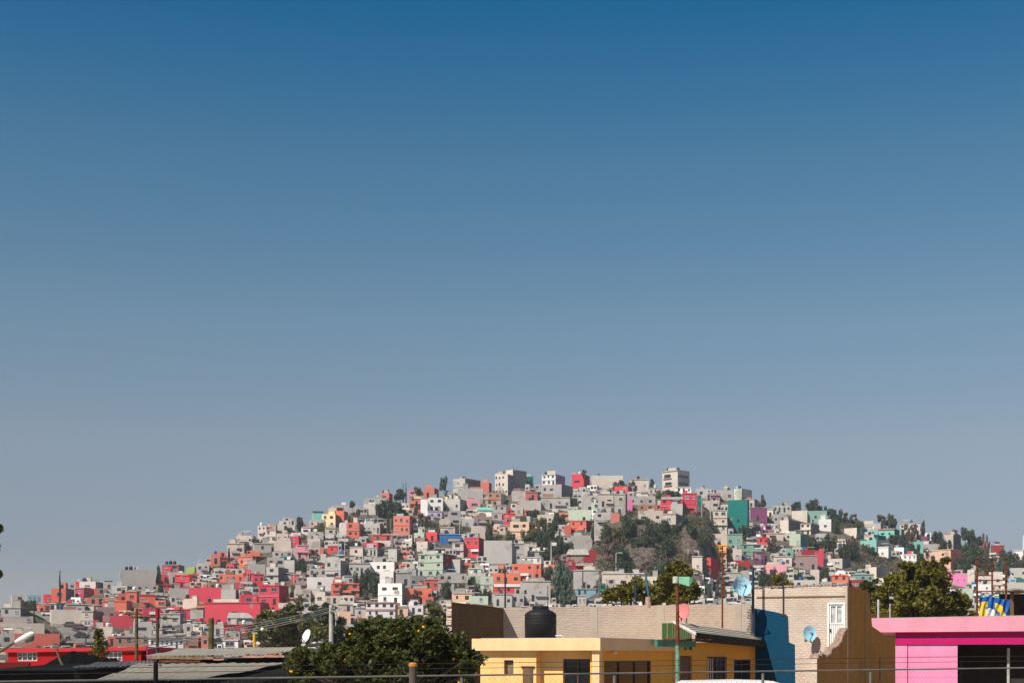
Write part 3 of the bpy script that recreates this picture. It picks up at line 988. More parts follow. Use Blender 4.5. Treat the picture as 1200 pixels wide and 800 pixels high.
    if rr.random() < .38 and wd > 3 and hh > 2.4:               # a raised stretch of parapet or half-built upper wall
        rb = MB(); a = rr.uniform(0, wd*.5); rb.box(a+.003, min(wd-.003, a+rr.uniform(.3, .6)*wd), .003, .2, hh+.003, hh+rr.uniform(.4, 1.5)); rb.build('raised_parapet', MW[rr.choice(['g', 'g', 'c', o.col, 'n'])], root)
    if rr.random() < .30 and wd > 3.5 and hh > 2.6:             # sheet canopy over the terrace
        rb = MB(); a = rr.uniform(0, wd*.4); b_ = min(wd, a+rr.uniform(1.8, 3.5)); z = hh+rr.uniform(.9, 1.7)
        rb.prism([(a,.3),(b_,.3),(b_,2.8),(a,2.8)], [z,z,z+.3,z+.3], [z+.06,z+.06,z+.36,z+.36]); cn = rb.build('canopy_sheet', rr.choice([MW['w'], M['slab'], M['rust'], MW['B'], MW['G'], MW['d']]), root)
        for xx in (a+.05, b_-.1):
            rb = MB(); rb.box(xx, xx+.06, .32, .38, hh-.2, z); rb.build('canopy_post', M['wood'], cn)
    if rr.random() < .22 and wd > 3 and hh > 2.4:               # washing hung behind the parapet
        rb = MB(); a = rr.uniform(.1, wd*.4); z = hh+rr.uniform(.5, .9); rb.box(a, a+rr.uniform(.8, 2.0), .5, .53, z-.5, z+.4); rb.build('laundry', MW[rr.choice('wwwBbrty')], root)
    if o.nc >= 2 and hh > 2.6 and rr.random() < .3:             # balcony front or awning
        rb = MB(); a = rr.uniform(0, wd*.5); b_ = min(wd, a+wd*rr.uniform(.35, .6)); rb.box(a, b_, -.75, -.004, hh*.28-.12, hh*.28); rb.box(a, b_, -.75, -.66, hh*.28+.002, hh*.28+.75); rb.build('balcony', MW[rr.choice([o.col, 'w', 'g', o.col])], root)
    return root
# special ones get hand-made extras afterwards
byname = {}
for o in HS + keep:
    make_house(o)
    if o.name: byname[o.name] = o

# ---- labels: a landmark carries its own words; every other house is told by look and by the landmark it stands next to
LM_ = [o for o in HS if o.name]
def ctr(o): return ((o.x0+o.x1)/2, (o.yt+o.yb)/2)
def direction(dx, dy):
    ax, ay = abs(dx), abs(dy)
    hz = 'right of' if dx > 0 else 'left of'; vt = 'below' if dy > 0 else 'above'
    if ax > 2.2*ay: return hz
    if ay > 2.2*ax: return vt
    return vt + ' and ' + hz
def strip(n):
    n = ' '.join(n.split()[:9])
    return n
def size_word(o):
    wd, ht = o.xs-o.x0, o.yb-o.yt
    if wd > 2.4*ht: return 'long low'
    if ht > 1.25*wd: return 'narrow tall'
    if wd*ht < 70: return 'tiny'
    if wd*ht < 130: return 'small'
    return 'boxy' if wd*ht < 260 else 'large'
used = set()
def shortn(n):
    w_ = n.split()
    for i, t in enumerate(w_):
        if i >= 2 and t in ('with','on','above','below','beside','behind','under','left','right','near','in','over','at','carrying','among','touching','just','by','joined','without','across'):
            nxt = ' '.join(w_[:i]);
            if sum(1 for o in LM_ if o.name.startswith(nxt+' ') or o.name == nxt) == 1: return nxt
    return n
SHORT = {o.name: shortn(o.name) for o in LM_}
for o in HS + keep:
    if o.name:
        lb = o.name
        lb = lb if len(lb.split()) >= 4 else lb + ' on the hillside'
        o.label = lb; used.add(lb)
def relabel(x, y, looks, noun_first=True, maxw=16, minoff=0):
    near = sorted(LM_, key=lambda q: math.hypot(ctr(q)[0]-x, (ctr(q)[1]-y)*1.4))
    for q in near[:12]:
        dx, dy = x-ctr(q)[0], y-ctr(q)[1]
        d = math.hypot(dx, dy)
        for pre in (['just '] if d < 26 else ['', 'further ']) :
            for lk in looks:
                lb = f"{lk} {pre}{direction(dx, dy)} the {SHORT[q.name]}".replace('further ', 'some way ')
                if len(lb.split()) <= maxw and lb not in used:
                    used.add(lb); return lb
    raise RuntimeError('no label')
def houselooks(o):
    wn = f" with {['no','one','two','three','four','five','six','seven'][o.nc]} window{'s' if o.nc > 1 else ''}" if 0 < o.nc < 4 and o.nr == 1 else (' with blank walls' if o.nc == 0 else '')
    sz = size_word(o); c = LAB[o.col]
    return [f"{sz} {c} house{wn}", f"{sz} {c} house", f"{c} house{wn}"]
for o in HS + keep:
    if not o.name: o.label = relabel(*ctr(o), houselooks(o))
    tag(o.root, o.label, 'house', 'houses stepping up the hillside')

# the small remainder that reads as one mass
if rest:
    mb = MB(); keys = sorted(MW)
    for o in rest:
        org, rz, wd, dep, hh, D = frame(o); m1 = MB(); rr = rnd(o.x0, o.yb)
        m1.box(0, wd, 0, dep, -5, hh)
        k = len(mb.v); Mx = Matrix.Translation(org) @ Matrix.Rotation(rz, 4, 'Z')
        mi = keys.index(o.col)
        for i in range(o.nc):
            cx = wd*(i+.5)/o.nc; ww = rr.uniform(.35, .75); m1.box(cx-ww, cx+ww, -.04, .1, hh*.35, min(hh*.35+rr.uniform(.6, 1.2), hh-.2), len(keys))
        mb.v += [tuple(Mx @ Vector(v)) for v in m1.v]; mb.f += [tuple(i+k for i in f) for f in m1.f]
        mb.m += [x if x else mi for x in m1.m]
    ob = mb.build('distant_house_jumble', [MW[k] for k in keys]+[M['hole']])
    tag(ob, 'jumble of small half-hidden houses between the larger hillside ones', 'houses', kind='stuff')

# ---- rooftop water tanks: things of their own, standing on roofs
def tank_mesh(mat, r=.55, hgt=1.25):
    mb = MB(); mb.lathe([(0,0),(r,0),(r,hgt*.28),(r*.97,hgt*.3),(r,hgt*.32),(r,hgt*.74),(r*.86,hgt*.86),(r*.45,hgt*.93),(r*.42,hgt*.94),(r*.42,hgt),(0,hgt)], 14)
    return mb.mesh('water_tank', [mat], True)
TM = {k: tank_mesh(M['tank_'+k]) for k in 'kbw'}
tank_spots = []
cands = sorted([o for o in HS+keep if o.wd > 3 and o.hh > 2.4], key=lambda o: rnd(o.label, 5).random())
forced = {'wide blank grey block carrying a row of tanks': ['k','k','b'], 'raspberry house with blue tank on left skyline': ['b','k','k'],
          'white modern house with lilac side on crest': ['k','k']}
TN = {'k': 'black', 'b': 'blue', 'w': 'white'}
for o in cands[:112]:
    fs = forced.pop(o.name, None) or [rnd(o.label).choice('kkkkkbw')]
    tank_spots.append((o, fs))
for nm, fs in forced.items(): tank_spots.append((byname[nm], fs))
for o, fs in tank_spots:
    rr = rnd(o.label, 9)
    for i, k in enumerate(fs):
        s = rr.uniform(.9, 1.15); x = o.wd*.12+.7+i*1.45 if len(fs) > 1 else rr.uniform(.9, o.wd-.9); y = .9
        Mx = Matrix.Translation(o.org) @ Matrix.Rotation(o.rz, 4, 'Z')
        # stands on a low block stand so it clears the parapet
        t = empty('water_tank', Mx @ Vector((x, y, o.hh-.45)), 0)
        link('tank_body', TM[k], t, (0,0,.45), 0, (s, s, s))
        sb = MB(); sb.box(-.6, .6, -.6, .6, -.003, .45); sb.build('block_stand', M['slab'], t)
        hn_ = SHORT.get(o.name, None)
        if hn_:
            nth = ['leftmost', 'middle', 'rightmost'][i] + ' ' if len(fs) == 3 else (['left ', 'right '][i] if len(fs) == 2 else '')
            lb = f"{nth}{TN[k]} water tank on the roof of the {hn_}"
        else:
            c = ctr(o); lb = relabel(c[0], c[1]-8, [f"{TN[k]} water tank on a {LAB[o.col]} roof", f"{TN[k]} roof tank"])
        tag(t, lb, 'water tank', 'water tanks on the hillside roofs')

# ---- crowns
def crown_mesh(name, mat, shape, n, leaf, seed):
    r = random.Random(seed); mb = MB(); pts = []
    if shape == 'round':
        k = 16
        for i in range(k):
            a = r.uniform(0, 6.28); rad = math.sqrt(r.random())*.68; z = r.uniform(.02, .80)
            rad *= (1-.5*abs(z-.42)/.5); pts.append((rad*math.cos(a), rad*math.sin(a), z, r.uniform(.26, .40)))
    elif shape == 'wide':
        for i in range(18):
            a = r.uniform(0, 6.28); rad = math.sqrt(r.random())*.8; pts.append((rad*math.cos(a), rad*math.sin(a), r.uniform(.08, .75)-rad*.1, r.uniform(.2, .32)))
    elif shape == 'sparse':
        for i in range(13):
            a = r.uniform(0, 6.28); rad = math.sqrt(r.random())*.75; pts.append((rad*math.cos(a), rad*math.sin(a), r.uniform(.05, .85), r.uniform(.15, .28)))
    else:
        for i in range(16):
            z = i/16; pts.append((r.uniform(-.2, .2), r.uniform(-.2, .2), .05+.9*z, .72*(1-z)**.6*.9+.1))
    for i in range(n):
        c = pts[i % len(pts)]
        u = r.uniform(-1, 1); a = r.uniform(0, 6.28); q = math.sqrt(1-u*u); rad = c[3]*(r.random()**.35)*r.uniform(.85, 1.12)
        zs = 1.0 if shape != 'cyp' else .14
        p = Vector((c[0]+q*math.cos(a)*rad, c[1]+q*math.sin(a)*rad, max(.0, c[2]+u*rad*zs*.72)))
        d1 = Vector((r.gauss(0,1), r.gauss(0,1), r.gauss(0,1))).normalized()
        d2 = d1.cross(Vector((r.gauss(0,1), r.gauss(0,1), r.gauss(0,1)))).normalized()
        s = leaf*r.uniform(.6, 1.3); d1 *= s; d2 *= s*.7
        mb.quad(tuple(p-d1), tuple(p+d2), tuple(p+d1), tuple(p-d2))
    return mb.mesh(name, [mat])
def trunk_mesh(seed, hgt=.5, r0=.06):
    r = random.Random(seed); mb = MB()
    mb.tube([(0,0,-.25),(.01,0,.1),(.03*r.uniform(-1,1),.03*r.uniform(-1,1),hgt)], [r0*1.3, r0, r0*.6], 6)
    for i in range(4):
        a = i*1.6+r.random(); z = hgt*r.uniform(.4, .8)
        mb.tube([(0,0,z),(.2*math.cos(a), .2*math.sin(a), z+.18),(.42*math.cos(a), .42*math.sin(a), z+.32)], [r0*.5, r0*.35, r0*.15], 5)
    return mb.mesh('trunk', [M['bark']])
CR = {}
for k, m in (('d','d'),('o','o'),('b','b'),('e','e')):
    CR[k] = [crown_mesh('crown', LM[m], 'sparse' if k == 'b' else sh, 1500, .085, 31+i) for i, sh in enumerate(('round', 'wide', 'round'))]
CR['c'] = [crown_mesh('crown', LM['d'], 'cyp', 700, .14, 77)]
TKM = [trunk_mesh(1), trunk_mesh(2, .45, .05)]; TKC = trunk_mesh(3, .5, .12)
TW = {'d': ['dark green tree', 'rounded dark green tree', 'dense dark tree'], 'o': ['olive green tree', 'pale olive bush', 'dry olive bush'],
      'b': ['brownish dry tree', 'sparse brown tree', 'brown leafless bush'], 'e': ['grey green tree'], 'c': ['slim dark cypress']}
def hill_tree(x, hw, y0, y1, k):
    yo = y1; y1 = max(y1, float(sy(x))+2.5); fr = min(1.0, 1.2*(yo-y0)/(y1-y0)) if k != 'c' else 1.0
    D = float(dist_at(np.array([x]), np.array([y1]))[0]); c = P(x, y1, D)
    rr = rnd(x, y0, k); wr = hw/F*D*1.15; hg = (y1-y0)/F*D*1.1
    t = empty('cypress_tree' if k == 'c' else 'hillside_tree', c, rr.uniform(0, 6)); t.scale = (wr, wr, hg)
    link('crown', rr.choice(CR[k]), t, (0, 0, 1-fr), 0, (1, 1, fr))
    link('trunk', TKC if k == 'c' else rr.choice(TKM), t, (0, 0, 0), 0, (1, 1, 1+1.2*(1-fr)))
    tag(t, relabel(x, (y0+y1)/2, TW[k]), 'tree', 'cypresses on the hillside' if k == 'c' else 'trees scattered over the hillside')
for t in TR: hill_tree(*t)

# scrub clinging to the quarry and the bare slopes: nobody could count it
def scrub():
    r = random.Random(5); mb = MB()
    zones = [(695,842,600,690,2600), (960,1010,604,618,130), (1000,1078,650,668,240), (985,1075,602,611,100), (505,552,612,626,120), (0,1200,560,760,900)]
    mats = [LM['d'], LM['o'], LM['b'], LM['e']]
    for (a, b, c, d, n) in zones:
        for i in range(n):
            x = r.uniform(a, b); y = r.uniform(max(c, 0), d)
            if y < sy(x)-1: continue
            if a == 695 and y > 632 and r.random() < .5: continue
            D = float(dist_at(np.array([x]), np.array([y]))[0]); X = (x-600)/F*D
            z = ground_z(X, D); R0 = r.uniform(.5, 1.7); mi = r.choice([0, 0, 1, 1, 2, 2, 3]) if y < 640 else r.choice([0,0,2,2,1])
            for q in range(30):
                v = Vector((r.gauss(0, 1), r.gauss(0, 1), abs(r.gauss(0, 1))*.8)).normalized()*R0*r.random()**.4
                p = Vector((X, D, z-.2)) + v
                d1 = Vector((r.gauss(0,1), r.gauss(0,1), r.gauss(0,1))).normalized()*r.uniform(.15, .34)
                d2 = d1.cross(Vector((r.gauss(0,1), r.gauss(0,1), r.gauss(0,1)))).normalized()*r.uniform(.12, .3)
                mb.quad(tuple(p-d1), tuple(p+d2), tuple(p+d1), tuple(p-d2), mi)
    o = mb.build('hillside_scrub', mats); tag(o, 'dry scrub and brush clinging to the quarry and bare slopes', 'scrub', kind='stuff')
scrub()

# street climbing between the cream houses at far left, four parked cars
def street():
    mb = MB(); ctrl = [(102,757), (96,747), (84,736), (72,728), (60,722), (52,719)]; pts = []
    for x, y in ctrl:
        D = float(dist_at(np.array([x]), np.array([y]))[0]); X = (x-600)/F*D; pts.append((X, D))
    for i in range(len(pts)-1):
        for j in range(5):
            t0, t1 = j/5, (j+1)/5
            for s in range(4):
                w0 = -5.5+s*2.75; w1 = w0+2.75; q = []
                for t, w_ in ((t0, w0), (t0, w1), (t1, w1), (t1, w0)):
                    X = pts[i][0]*(1-t)+pts[i+1][0]*t+w_; Y = pts[i][1]*(1-t)+pts[i+1][1]*t
                    q.append((X, Y, ground_z(X, Y)+.95))
                mb.quad(*q)
    m = simple('street_asphalt', (.20,.185,.17), .95, var=.4, scale=.3)
    tag(mb.build('street', m), kind='structure')
street()
def small_car(x, y, mat, label, rz):
    D = float(dist_at(np.array([x]), np.array([y]))[0]); X = (x-600)/F*D
    t = empty('parked_car', (X, D, ground_z(X, D)+1.0), rz)
    mb = MB(); mb.vprism([(-2.1,.3),(2.1,.3),(2.1,.75),(1.2,.9),(-1.9,.92),(-2.1,.8)], -.85, .85); mb.build('body', mat, t)
    mb = MB(); mb.vprism([(-1.6,.9),(1.0,.9),(.5,1.42),(-1.2,1.42)], -.78, .78); mb.build('cabin', M['hole'], t)
    mb = MB(); mb.box(-1.15, .45, -.75, .75, 1.423, 1.47); mb.build('roof', mat, t)
    for a in (-1.3, 1.3):
        for b in (-.8, .8):
            w_ = MB(); w_.tube([(a, b-.1, .3), (a, b+.1, .3)], .32, 10); w_.build('wheel', M['wire'], t)
    tag(t, label, 'car', 'cars parked on the sloping street')
small_car(57, 724.5, simple('car_white', (.7,.7,.7), .4), 'white parked car at the top of the sloping street', .2)
small_car(83, 738, simple('car_brown', (.08,.07,.065), .4), 'dark brown parked car halfway down the sloping street', -.3)
small_car(94, 741, simple('car_maroon', (.16,.05,.05), .4), 'maroon parked car next to the bare street tree', -.4)
small_car(96, 751, simple('car_black', (.03,.03,.04), .4), 'black parked car lowest on the sloping street', -.2)

# ---- poles and masts on the hill
def pole(x, y0, y1, label, mat='pole', r=.14, cross=1, name='utility_pole', lean=0, lamp=False, D=None):
    D = D or float(dist_at(np.array([x]), np.array([y1]))[0]); c = P(x, y1, D); hg = (y1-y0)/F*D
    t = empty(name, c); mb = MB(); mb.tube([(0,0,-2),(lean,0,hg)], [r*1.2, r*.8], 8); mb.build('shaft', M[mat], t)
    if cross:
        mb = MB(); z = hg*.93
        for q in range(cross): mb.box(-.9+lean, .9+lean, -.06, .06, z-.05-q*.7, z+.05-q*.7)
        mb.build('crossarm', M[mat], t)
    if lamp:
        mb = MB(); mb.tube([(0,0,hg-.1),(.8,0,hg+.25),(1.2,0,hg+.22)], .08, 6); mb.box(1.0, 1.9, -.18, .18, hg+.1, hg+.27); mb.build('lamp_head', M['tank_w'], t)
    return tag(t, label, 'pole', 'poles on the hillside')
pole(396.5, 621, 650, 'tall pale pole with crossarm between the pale yellow house and the raspberry shed', r=.2)
pole(404, 626, 651, 'shorter pale pole beside the tiny bright blue shed')
pole(459.5, 620, 643, 'pale utility pole in front of the wide orange house', cross=0)
pole(538.5, 607, 637, 'thin pale pole rising beside the bright blue house')
pole(646, 634, 661, 'thick grey pole carrying a white and orange box in the wooded gully', r=.22, cross=0)
pole(648.5, 655, 676, 'grey pole below the boxed pole in the wooded gully')
pole(624.5, 655, 680, 'white pole before the orange two-storey house with white annex', r=.12, cross=0)
pole(722, 648, 671, 'pale street lamp at the foot of the quarry', name='street_lamp', r=.17, cross=0, lamp=True)
pole(725.5, 659, 671, 'short grey stub pole beside the quarry street lamp', cross=0)
pole(822.5, 584, 606, 'left one of two pale poles right of the bright red house')
pole(832.5, 581, 611, 'right one of two pale poles right of the bright red house', r=.19)
pole(879, 592, 610, 'white pole at the left edge of the plum gable house')
pole(344.5, 669, 690, 'pale pole before the raspberry house left of the grey apartment', cross=0)
pole(683, 668, 694, 'dark leaning pole above the pale blue house', mat='wood', cross=0, r=.2, lean=-.0)
pole(806.5, 643, 656, 'white crossarmed pole at the right foot of the quarry', r=.22)
pole(538, 572, 583, 'thin pole standing below the tall pale skyline block', cross=0)
pole(36, 683, 697, 'thin skyline aerial above the pale blue house', r=.05, name='roof_aerial', cross=2)
pole(44.5, 685, 700, 'bare skyline mast right of the pale blue house', r=.06, name='roof_aerial', cross=0)
pole(1171, 630, 640, 'skyline aerial on the dark red jumbled house', r=.05, name='roof_aerial', cross=2)
pole(1183.5, 634, 645, 'thin skyline mast near the far right white house', r=.06, name='roof_aerial', cross=0)
pole(592, 668, 712, 'dark blue utility pole behind the enclosure wall', mat='wire', r=.2, D=330)
pole(642, 686, 710, 'slim dark pole left of the big grey green tree', mat='wire', r=.1, D=330, cross=0)
# lattice mast
def lattice(x, y0, y1):
    D = float(dist_at(np.array([x]), np.array([y1]))[0]); c = P(x, y1, D); hg = (y1-y0)/F*D
    t = empty('lattice_mast', c); mb = MB(); s = .55
    for a, b in ((-s,-s),(s,-s),(s,s),(-s,s)): mb.tube([(a,b,-1),(a*.5,b*.5,hg)], .05, 5)
    for k in range(7):
        z0, z1 = hg*k/7, hg*(k+1)/7; f0, f1 = 1-.5*k/7, 1-.5*(k+1)/7
        for (a, b), (c_, d) in (((-s,-s),(s,-s)), ((s,-s),(s,s)), ((s,s),(-s,s)), ((-s,s),(-s,-s))):
            mb.tube([(a*f0,b*f0,z0),(c_*f1,d*f1,z1)], .03, 4)
    mb.build('lattice', M['pole'], t); tag(t, 'grey lattice mast between the raspberry houses at left', 'mast')
lattice(291, 655, 699)
# sign box on the gully pole
sb = MB(); Dg = float(dist_at(np.array([646.]), np.array([661.]))[0]); pz = P(649.5, 637, Dg-.3); sb.box(-.8, .8, -.2, .2, -.6, .5)
tg = sb.build('sign_box', M['tank_w'], None, pz); tag(tg, 'white box fixed on the grey gully pole', 'box')

pole(1199.5, 627, 647, 'slim white chimney-like mast at the far right skyline', mat='tank_w', r=.38, cross=0, name='white_mast')
# roofs and trims that single out particular houses
def extra(nm, part, fn, mat):
    o = byname[nm]; mb = MB(); fn(mb, o.wd, o.dep, o.hh); mb.build(part, mat, o.root)
extra('white house under a mint green roof', 'mint_roof', lambda m, w_, d, h_: m.prism([(-.3,-.4),(w_+.3,-.4),(w_+.3,d),(-.3,d)], h_+.01, [h_+.5,h_+.5,h_+2.1,h_+2.1]), simple('mint_sheet_roof', (.18,.58,.45)))
extra('dark red house with grey pitched roof', 'pitched_roof', lambda m, w_, d, h_: m.prism([(-.2,-.4),(w_*.72,-.4),(w_*.66,d*.6),(.9,d*.6)], h_+.01, [h_+.12,h_+.12,h_+2.4,h_+2.4]), M['slab'])
extra('dark red house with grey pitched roof', 'raised_gable', lambda m, w_, d, h_: m.box(w_*.74, w_+.003, -.003, d*.6, h_-1, h_+1.7), MW['R'])
extra('grey pitched roof house under the raspberry block', 'pitched_roof', lambda m, w_, d, h_: m.prism([(-.3,-.5),(w_+.3,-.5),(w_-1.2,d),(.5,d)], h_+.01, [h_+.1,h_+.1,h_+1.8,h_+1.8]), M['slab'])
extra('turquoise house with terracotta roof edge', 'terracotta_eave', lambda m, w_, d, h_: m.box(-.2, w_+.2, -.35, -.003, h_-.35, h_+.12), MW['s'])
extra('white house with thin red trim bands', 'red_trim', lambda m, w_, d, h_: [m.box(-.1, w_+.1, -.28, -.225, z, z+.22) for z in (h_*.48, h_-.3)], MW['R'])
extra('bright red house with grey top band', 'grey_band', lambda m, w_, d, h_: m.box(-.05, w_+.05, -.26, -.01, h_-.9, h_+.01), MW['g'])
extra('raspberry storey with white band above the brick wall', 'white_band', lambda m, w_, d, h_: m.box(-.05, w_+.05, -.3, -.01, h_-.9, h_+.02), MW['w'])
extra('large_x' if 0 else 'small turquoise roofed house on left skyline', 'roof_sheet', lambda m, w_, d, h_: m.prism([(-.2,-.4),(w_+.2,-.4),(w_+.2,d),(-.2,d)], h_+.01, [h_+.05,h_+.05,h_+.8,h_+.8]), MW['q'])
extra('cream stepped' if 0 else 'low white house with a band of windows', 'tin_roof', lambda m, w_, d, h_: m.box(-.4, w_+.4, -.6, d, h_+.004, h_+.14), M['slab'])
extra('tall orange house with yellow strip', 'yellow_strip', lambda m, w_, d, h_: m.box(w_*.35, w_, -.25, -.01, h_-1.1, h_-.3), MW['y'])
extra('big white house with a round wall emblem', 'round_emblem', lambda m, w_, d, h_: m.tube([(w_*.78,-.12,h_*.58),(w_*.78,-.01,h_*.58)], .85, 16), M['slab'])

_o = byname['tall white building with two dark windows on crest']
for (a, b_, c, d) in ((.14,.56,.60,.80), (.20,.60,.22,.38)):
    mb = MB(); mb.box(_o.wd*a, _o.wd*b_, -.05, .1, _o.hh*c, _o.hh*d); w_ = mb.build('window', M['hole'], _o.root)
    mb = MB(); mb.box(_o.wd*(a-.06), _o.wd*(b_+.06), -.5, -.003, _o.hh*c-.35, _o.hh*c-.05); mb.build('sill', M['slab'], w_)
    for q in range(4):
        y = _o.dep*(.10+.2*q); mb = MB(); mb.box(_o.wd+.02, _o.wd+.12, y, y+_o.dep*.15, _o.hh*c, _o.hh*(c+.13)); mb.build('window', M['hole'], _o.root)
mb = MB(); mb.box(-.25, _o.wd+.3, -.3, -.003, _o.hh-.5, _o.hh-.1); mb.build('roof_ledge', M['slab'], _o.root)
# ================================================================== the near roofs, walls and trees
def brickmat(name, c1, c2, mortar, bw=.26, bh=.095, msize=.02, bump=.8, dirt=.5, rough=.95, sc=1.0):
    m, n, b = newmat(name)
    tc = n.nodes.new('ShaderNodeTexCoord').outputs['Object']
    sp = n.nodes.new('ShaderNodeSeparateXYZ'); n.links.new(tc, sp.inputs[0])
    wob = noise(n, tc, .8, 3, .6)
    ad = n.nodes.new('ShaderNodeMath'); ad.operation = 'MULTIPLY_ADD'; ad.inputs[1].default_value = .10
    n.links.new(wob, ad.inputs[0]); n.links.new(sp.outputs[2], ad.inputs[2])
    cb = n.nodes.new('ShaderNodeCombineXYZ'); n.links.new(sp.outputs[0], cb.inputs[0]); n.links.new(ad.outputs[0], cb.inputs[1])
    br = n.nodes.new('ShaderNodeTexBrick'); n.links.new(cb.outputs[0], br.inputs['Vector'])
    br.inputs['Scale'].default_value = 1; br.inputs['Brick Width'].default_value = bw*sc; br.inputs['Row Height'].default_value = bh*sc
    br.inputs['Mortar Size'].default_value = msize; br.inputs['Mortar Smooth'].default_value = .4
    br.inputs['Color1'].default_value = (*c1, 1); br.inputs['Color2'].default_value = (*c2, 1); br.inputs['Mortar'].default_value = (*mortar, 1)
    big = noise(n, tc, .5, 5, .65); fine = noise(n, tc, 9, 4, .7, (.5, .5, 1.6))
    c = mixc(n, ramp(n, fine, [(.40, 0.), (.75, .65)]), br.outputs[0], mortar)
    c = mixc(n, ramp(n, big, [(.45, 0.), (.7, dirt)]), c, tuple(x*.62 for x in c1))
    n.links.new(c, b.inputs['Base Color']); b.inputs['Roughness'].default_value = rough; b.inputs['Specular IOR Level'].default_value = .08
    sm = n.nodes.new('ShaderNodeMath'); sm.operation = 'MULTIPLY_ADD'; sm.inputs[1].default_value = .8
    n.links.new(fine, sm.inputs[0])
    iv = n.nodes.new('ShaderNodeMath'); iv.operation = 'SUBTRACT'; iv.inputs[0].default_value = 1; n.links.new(br.outputs['Fac'], iv.inputs[1])
    n.links.new(iv.outputs[0], sm.inputs[2])
    bp = n.nodes.new('ShaderNodeBump'); bp.inputs['Strength'].default_value = bump; bp.inputs['Distance'].default_value = .035
    n.links.new(sm.outputs[0], bp.inputs['Height']); n.links.new(bp.outputs[0], b.inputs['Normal'])
    return m
def plaster(name, col, streak=.5, scale=1.0, lines=0.0, bump=.3):
    m, n, b = newmat(name)
    tc = n.nodes.new('ShaderNodeTexCoord').outputs['Object']
    a = noise(n, tc, .9*scale, 6, .65); s = noise(n, tc, 3.0*scale, 3, .6, (1, 1, .12)); f = noise(n, tc, 14, 4, .7)
    dk = tuple(x*.6+.015 for x in col)
    c = mixc(n, ramp(n, a, [(.42, 0.), (.72, streak)]), col, dk)
    c = mixc(n, ramp(n, s, [(.55, 0.), (.78, streak*.8)]), c, dk)
    c = mixc(n, ramp(n, f, [(.45, 0.), (.8, .35)]), c, tuple(min(1, x*1.25+.03) for x in col))
    if lines:
        sp = n.nodes.new('ShaderNodeSeparateXYZ'); n.links.new(tc, sp.inputs[0])
        mu = n.nodes.new('ShaderNodeMath'); mu.operation = 'MULTIPLY'; mu.inputs[1].default_value = 1/lines; n.links.new(sp.outputs[2], mu.inputs[0])
        fr = n.nodes.new('ShaderNodeMath'); fr.operation = 'FRACT'; n.links.new(mu.outputs[0], fr.inputs[0])
        ln = ramp(n, fr.outputs[0], [(0, .5), (.09, .5), (.13, 0.), (1, 0.)]); c = mixc(n, ln, c, dk)
    n.links.new(c, b.inputs['Base Color']); b.inputs['Roughness'].default_value = .88; b.inputs['Specular IOR Level'].default_value = .1
    bp = n.nodes.new('ShaderNodeBump'); bp.inputs['Strength'].default_value = bump; bp.inputs['Distance'].default_value = .02
    n.links.new(f, bp.inputs['Height']); n.links.new(bp.outputs[0], b.inputs['Normal'])
    return m
def local(p0, ang):                              # wall frame: x along the wall, y into it, z up
    return (p0[0], p0[1], 0), ang
def wall_open(mb, s0, s1, z0, z1, y0, y1, ops, mi=0):
    """a wall slab with real openings (a0, a1, b0, b1)"""
    xs = sorted({s0, s1, *[v for o in ops for v in o[:2]]}); zs = sorted({z0, z1, *[v for o in ops for v in o[2:]]})
    for i in range(len(xs)-1):
        run = None
        for j in range(len(zs)-1):
            cx, cz = (xs[i]+xs[i+1])/2, (zs[j]+zs[j+1])/2
            solid = not any(o[0] < cx < o[1] and o[2] < cz < o[3] for o in ops)
            if solid:
                if run is None: run = [zs[j], zs[j+1]]
                else: run[1] = zs[j+1]
            if (not solid or j == len(zs)-2) and run:
                mb.box(xs[i], xs[i+1], y0, y1, run[0], run[1], mi); run = None
def ray_s(px, p0, ang):                          # where the ray of photo column px meets the wall line from p0
    a = (px-600)/F; c, s = math.cos(ang), math.sin(ang)
    return (a*p0[1]-p0[0])/(c-a*s)
def z_at(py, D): return ZC+(HY-py)/F*D
def wz(py, p0, ang, s): return z_at(py, p0[1]+math.sin(ang)*s)

def window_set(root, x0, x1, z0, z1, y, mull, frame, glass, bars=0, name='window', depth=.06, fw=.05):
    g = MB(); g.box(x0+.01, x1-.01, y, y+.02, z0+.01, z1-.01); w_ = g.build(name, glass, root)
    f = MB()
    for a in ((x0, x0+fw, z0, z1), (x1-fw, x1, z0, z1), (x0+fw, x1-fw, z0, z0+fw), (x0+fw, x1-fw, z1-fw, z1)):
        f.box(a[0], a[1], y-depth, y-.002, a[2], a[3])
    for q in range(1, mull+1):
        xx = x0+(x1-x0)*q/(mull+1); f.box(xx-fw*.5, xx+fw*.5, y-depth*.9, y-.003, z0+fw, z1-fw)
    for q in range(1, bars+1):
        zz = z0+(z1-z0)*q/(bars+1); f.box(x0+fw, x1-fw, y-depth*.7, y-.004, zz-.015, zz+.015)
    f.build('frame', frame, w_)
    return w_

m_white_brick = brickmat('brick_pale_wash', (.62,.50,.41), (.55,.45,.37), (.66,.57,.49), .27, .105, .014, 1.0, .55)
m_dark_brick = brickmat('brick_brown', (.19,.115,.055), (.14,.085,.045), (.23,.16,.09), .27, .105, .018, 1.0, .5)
m_orange_brick = brickmat('brick_ochre', (.56,.25,.055), (.42,.17,.035), (.60,.30,.08), .27, .105, .016, 1.0, .5)
m_raw = simple('broken_brick_core', (.42,.30,.24), .95, var=.5, scale=7, bump=.8)
m_conc = plaster('concrete_rough', (.40,.37,.33), .5)

# ---- unseen pale yard sheet, added to bounce warm light onto the shaded walls
yb = MB(); yb.quad((-60, 8, .004), (70, 8, .004), (70, 170, .004), (-60, 170, .004))
tag(yb.build('yard', simple('yard_concrete', (.40,.34,.27), .95, var=.4, scale=.25)), kind='structure')
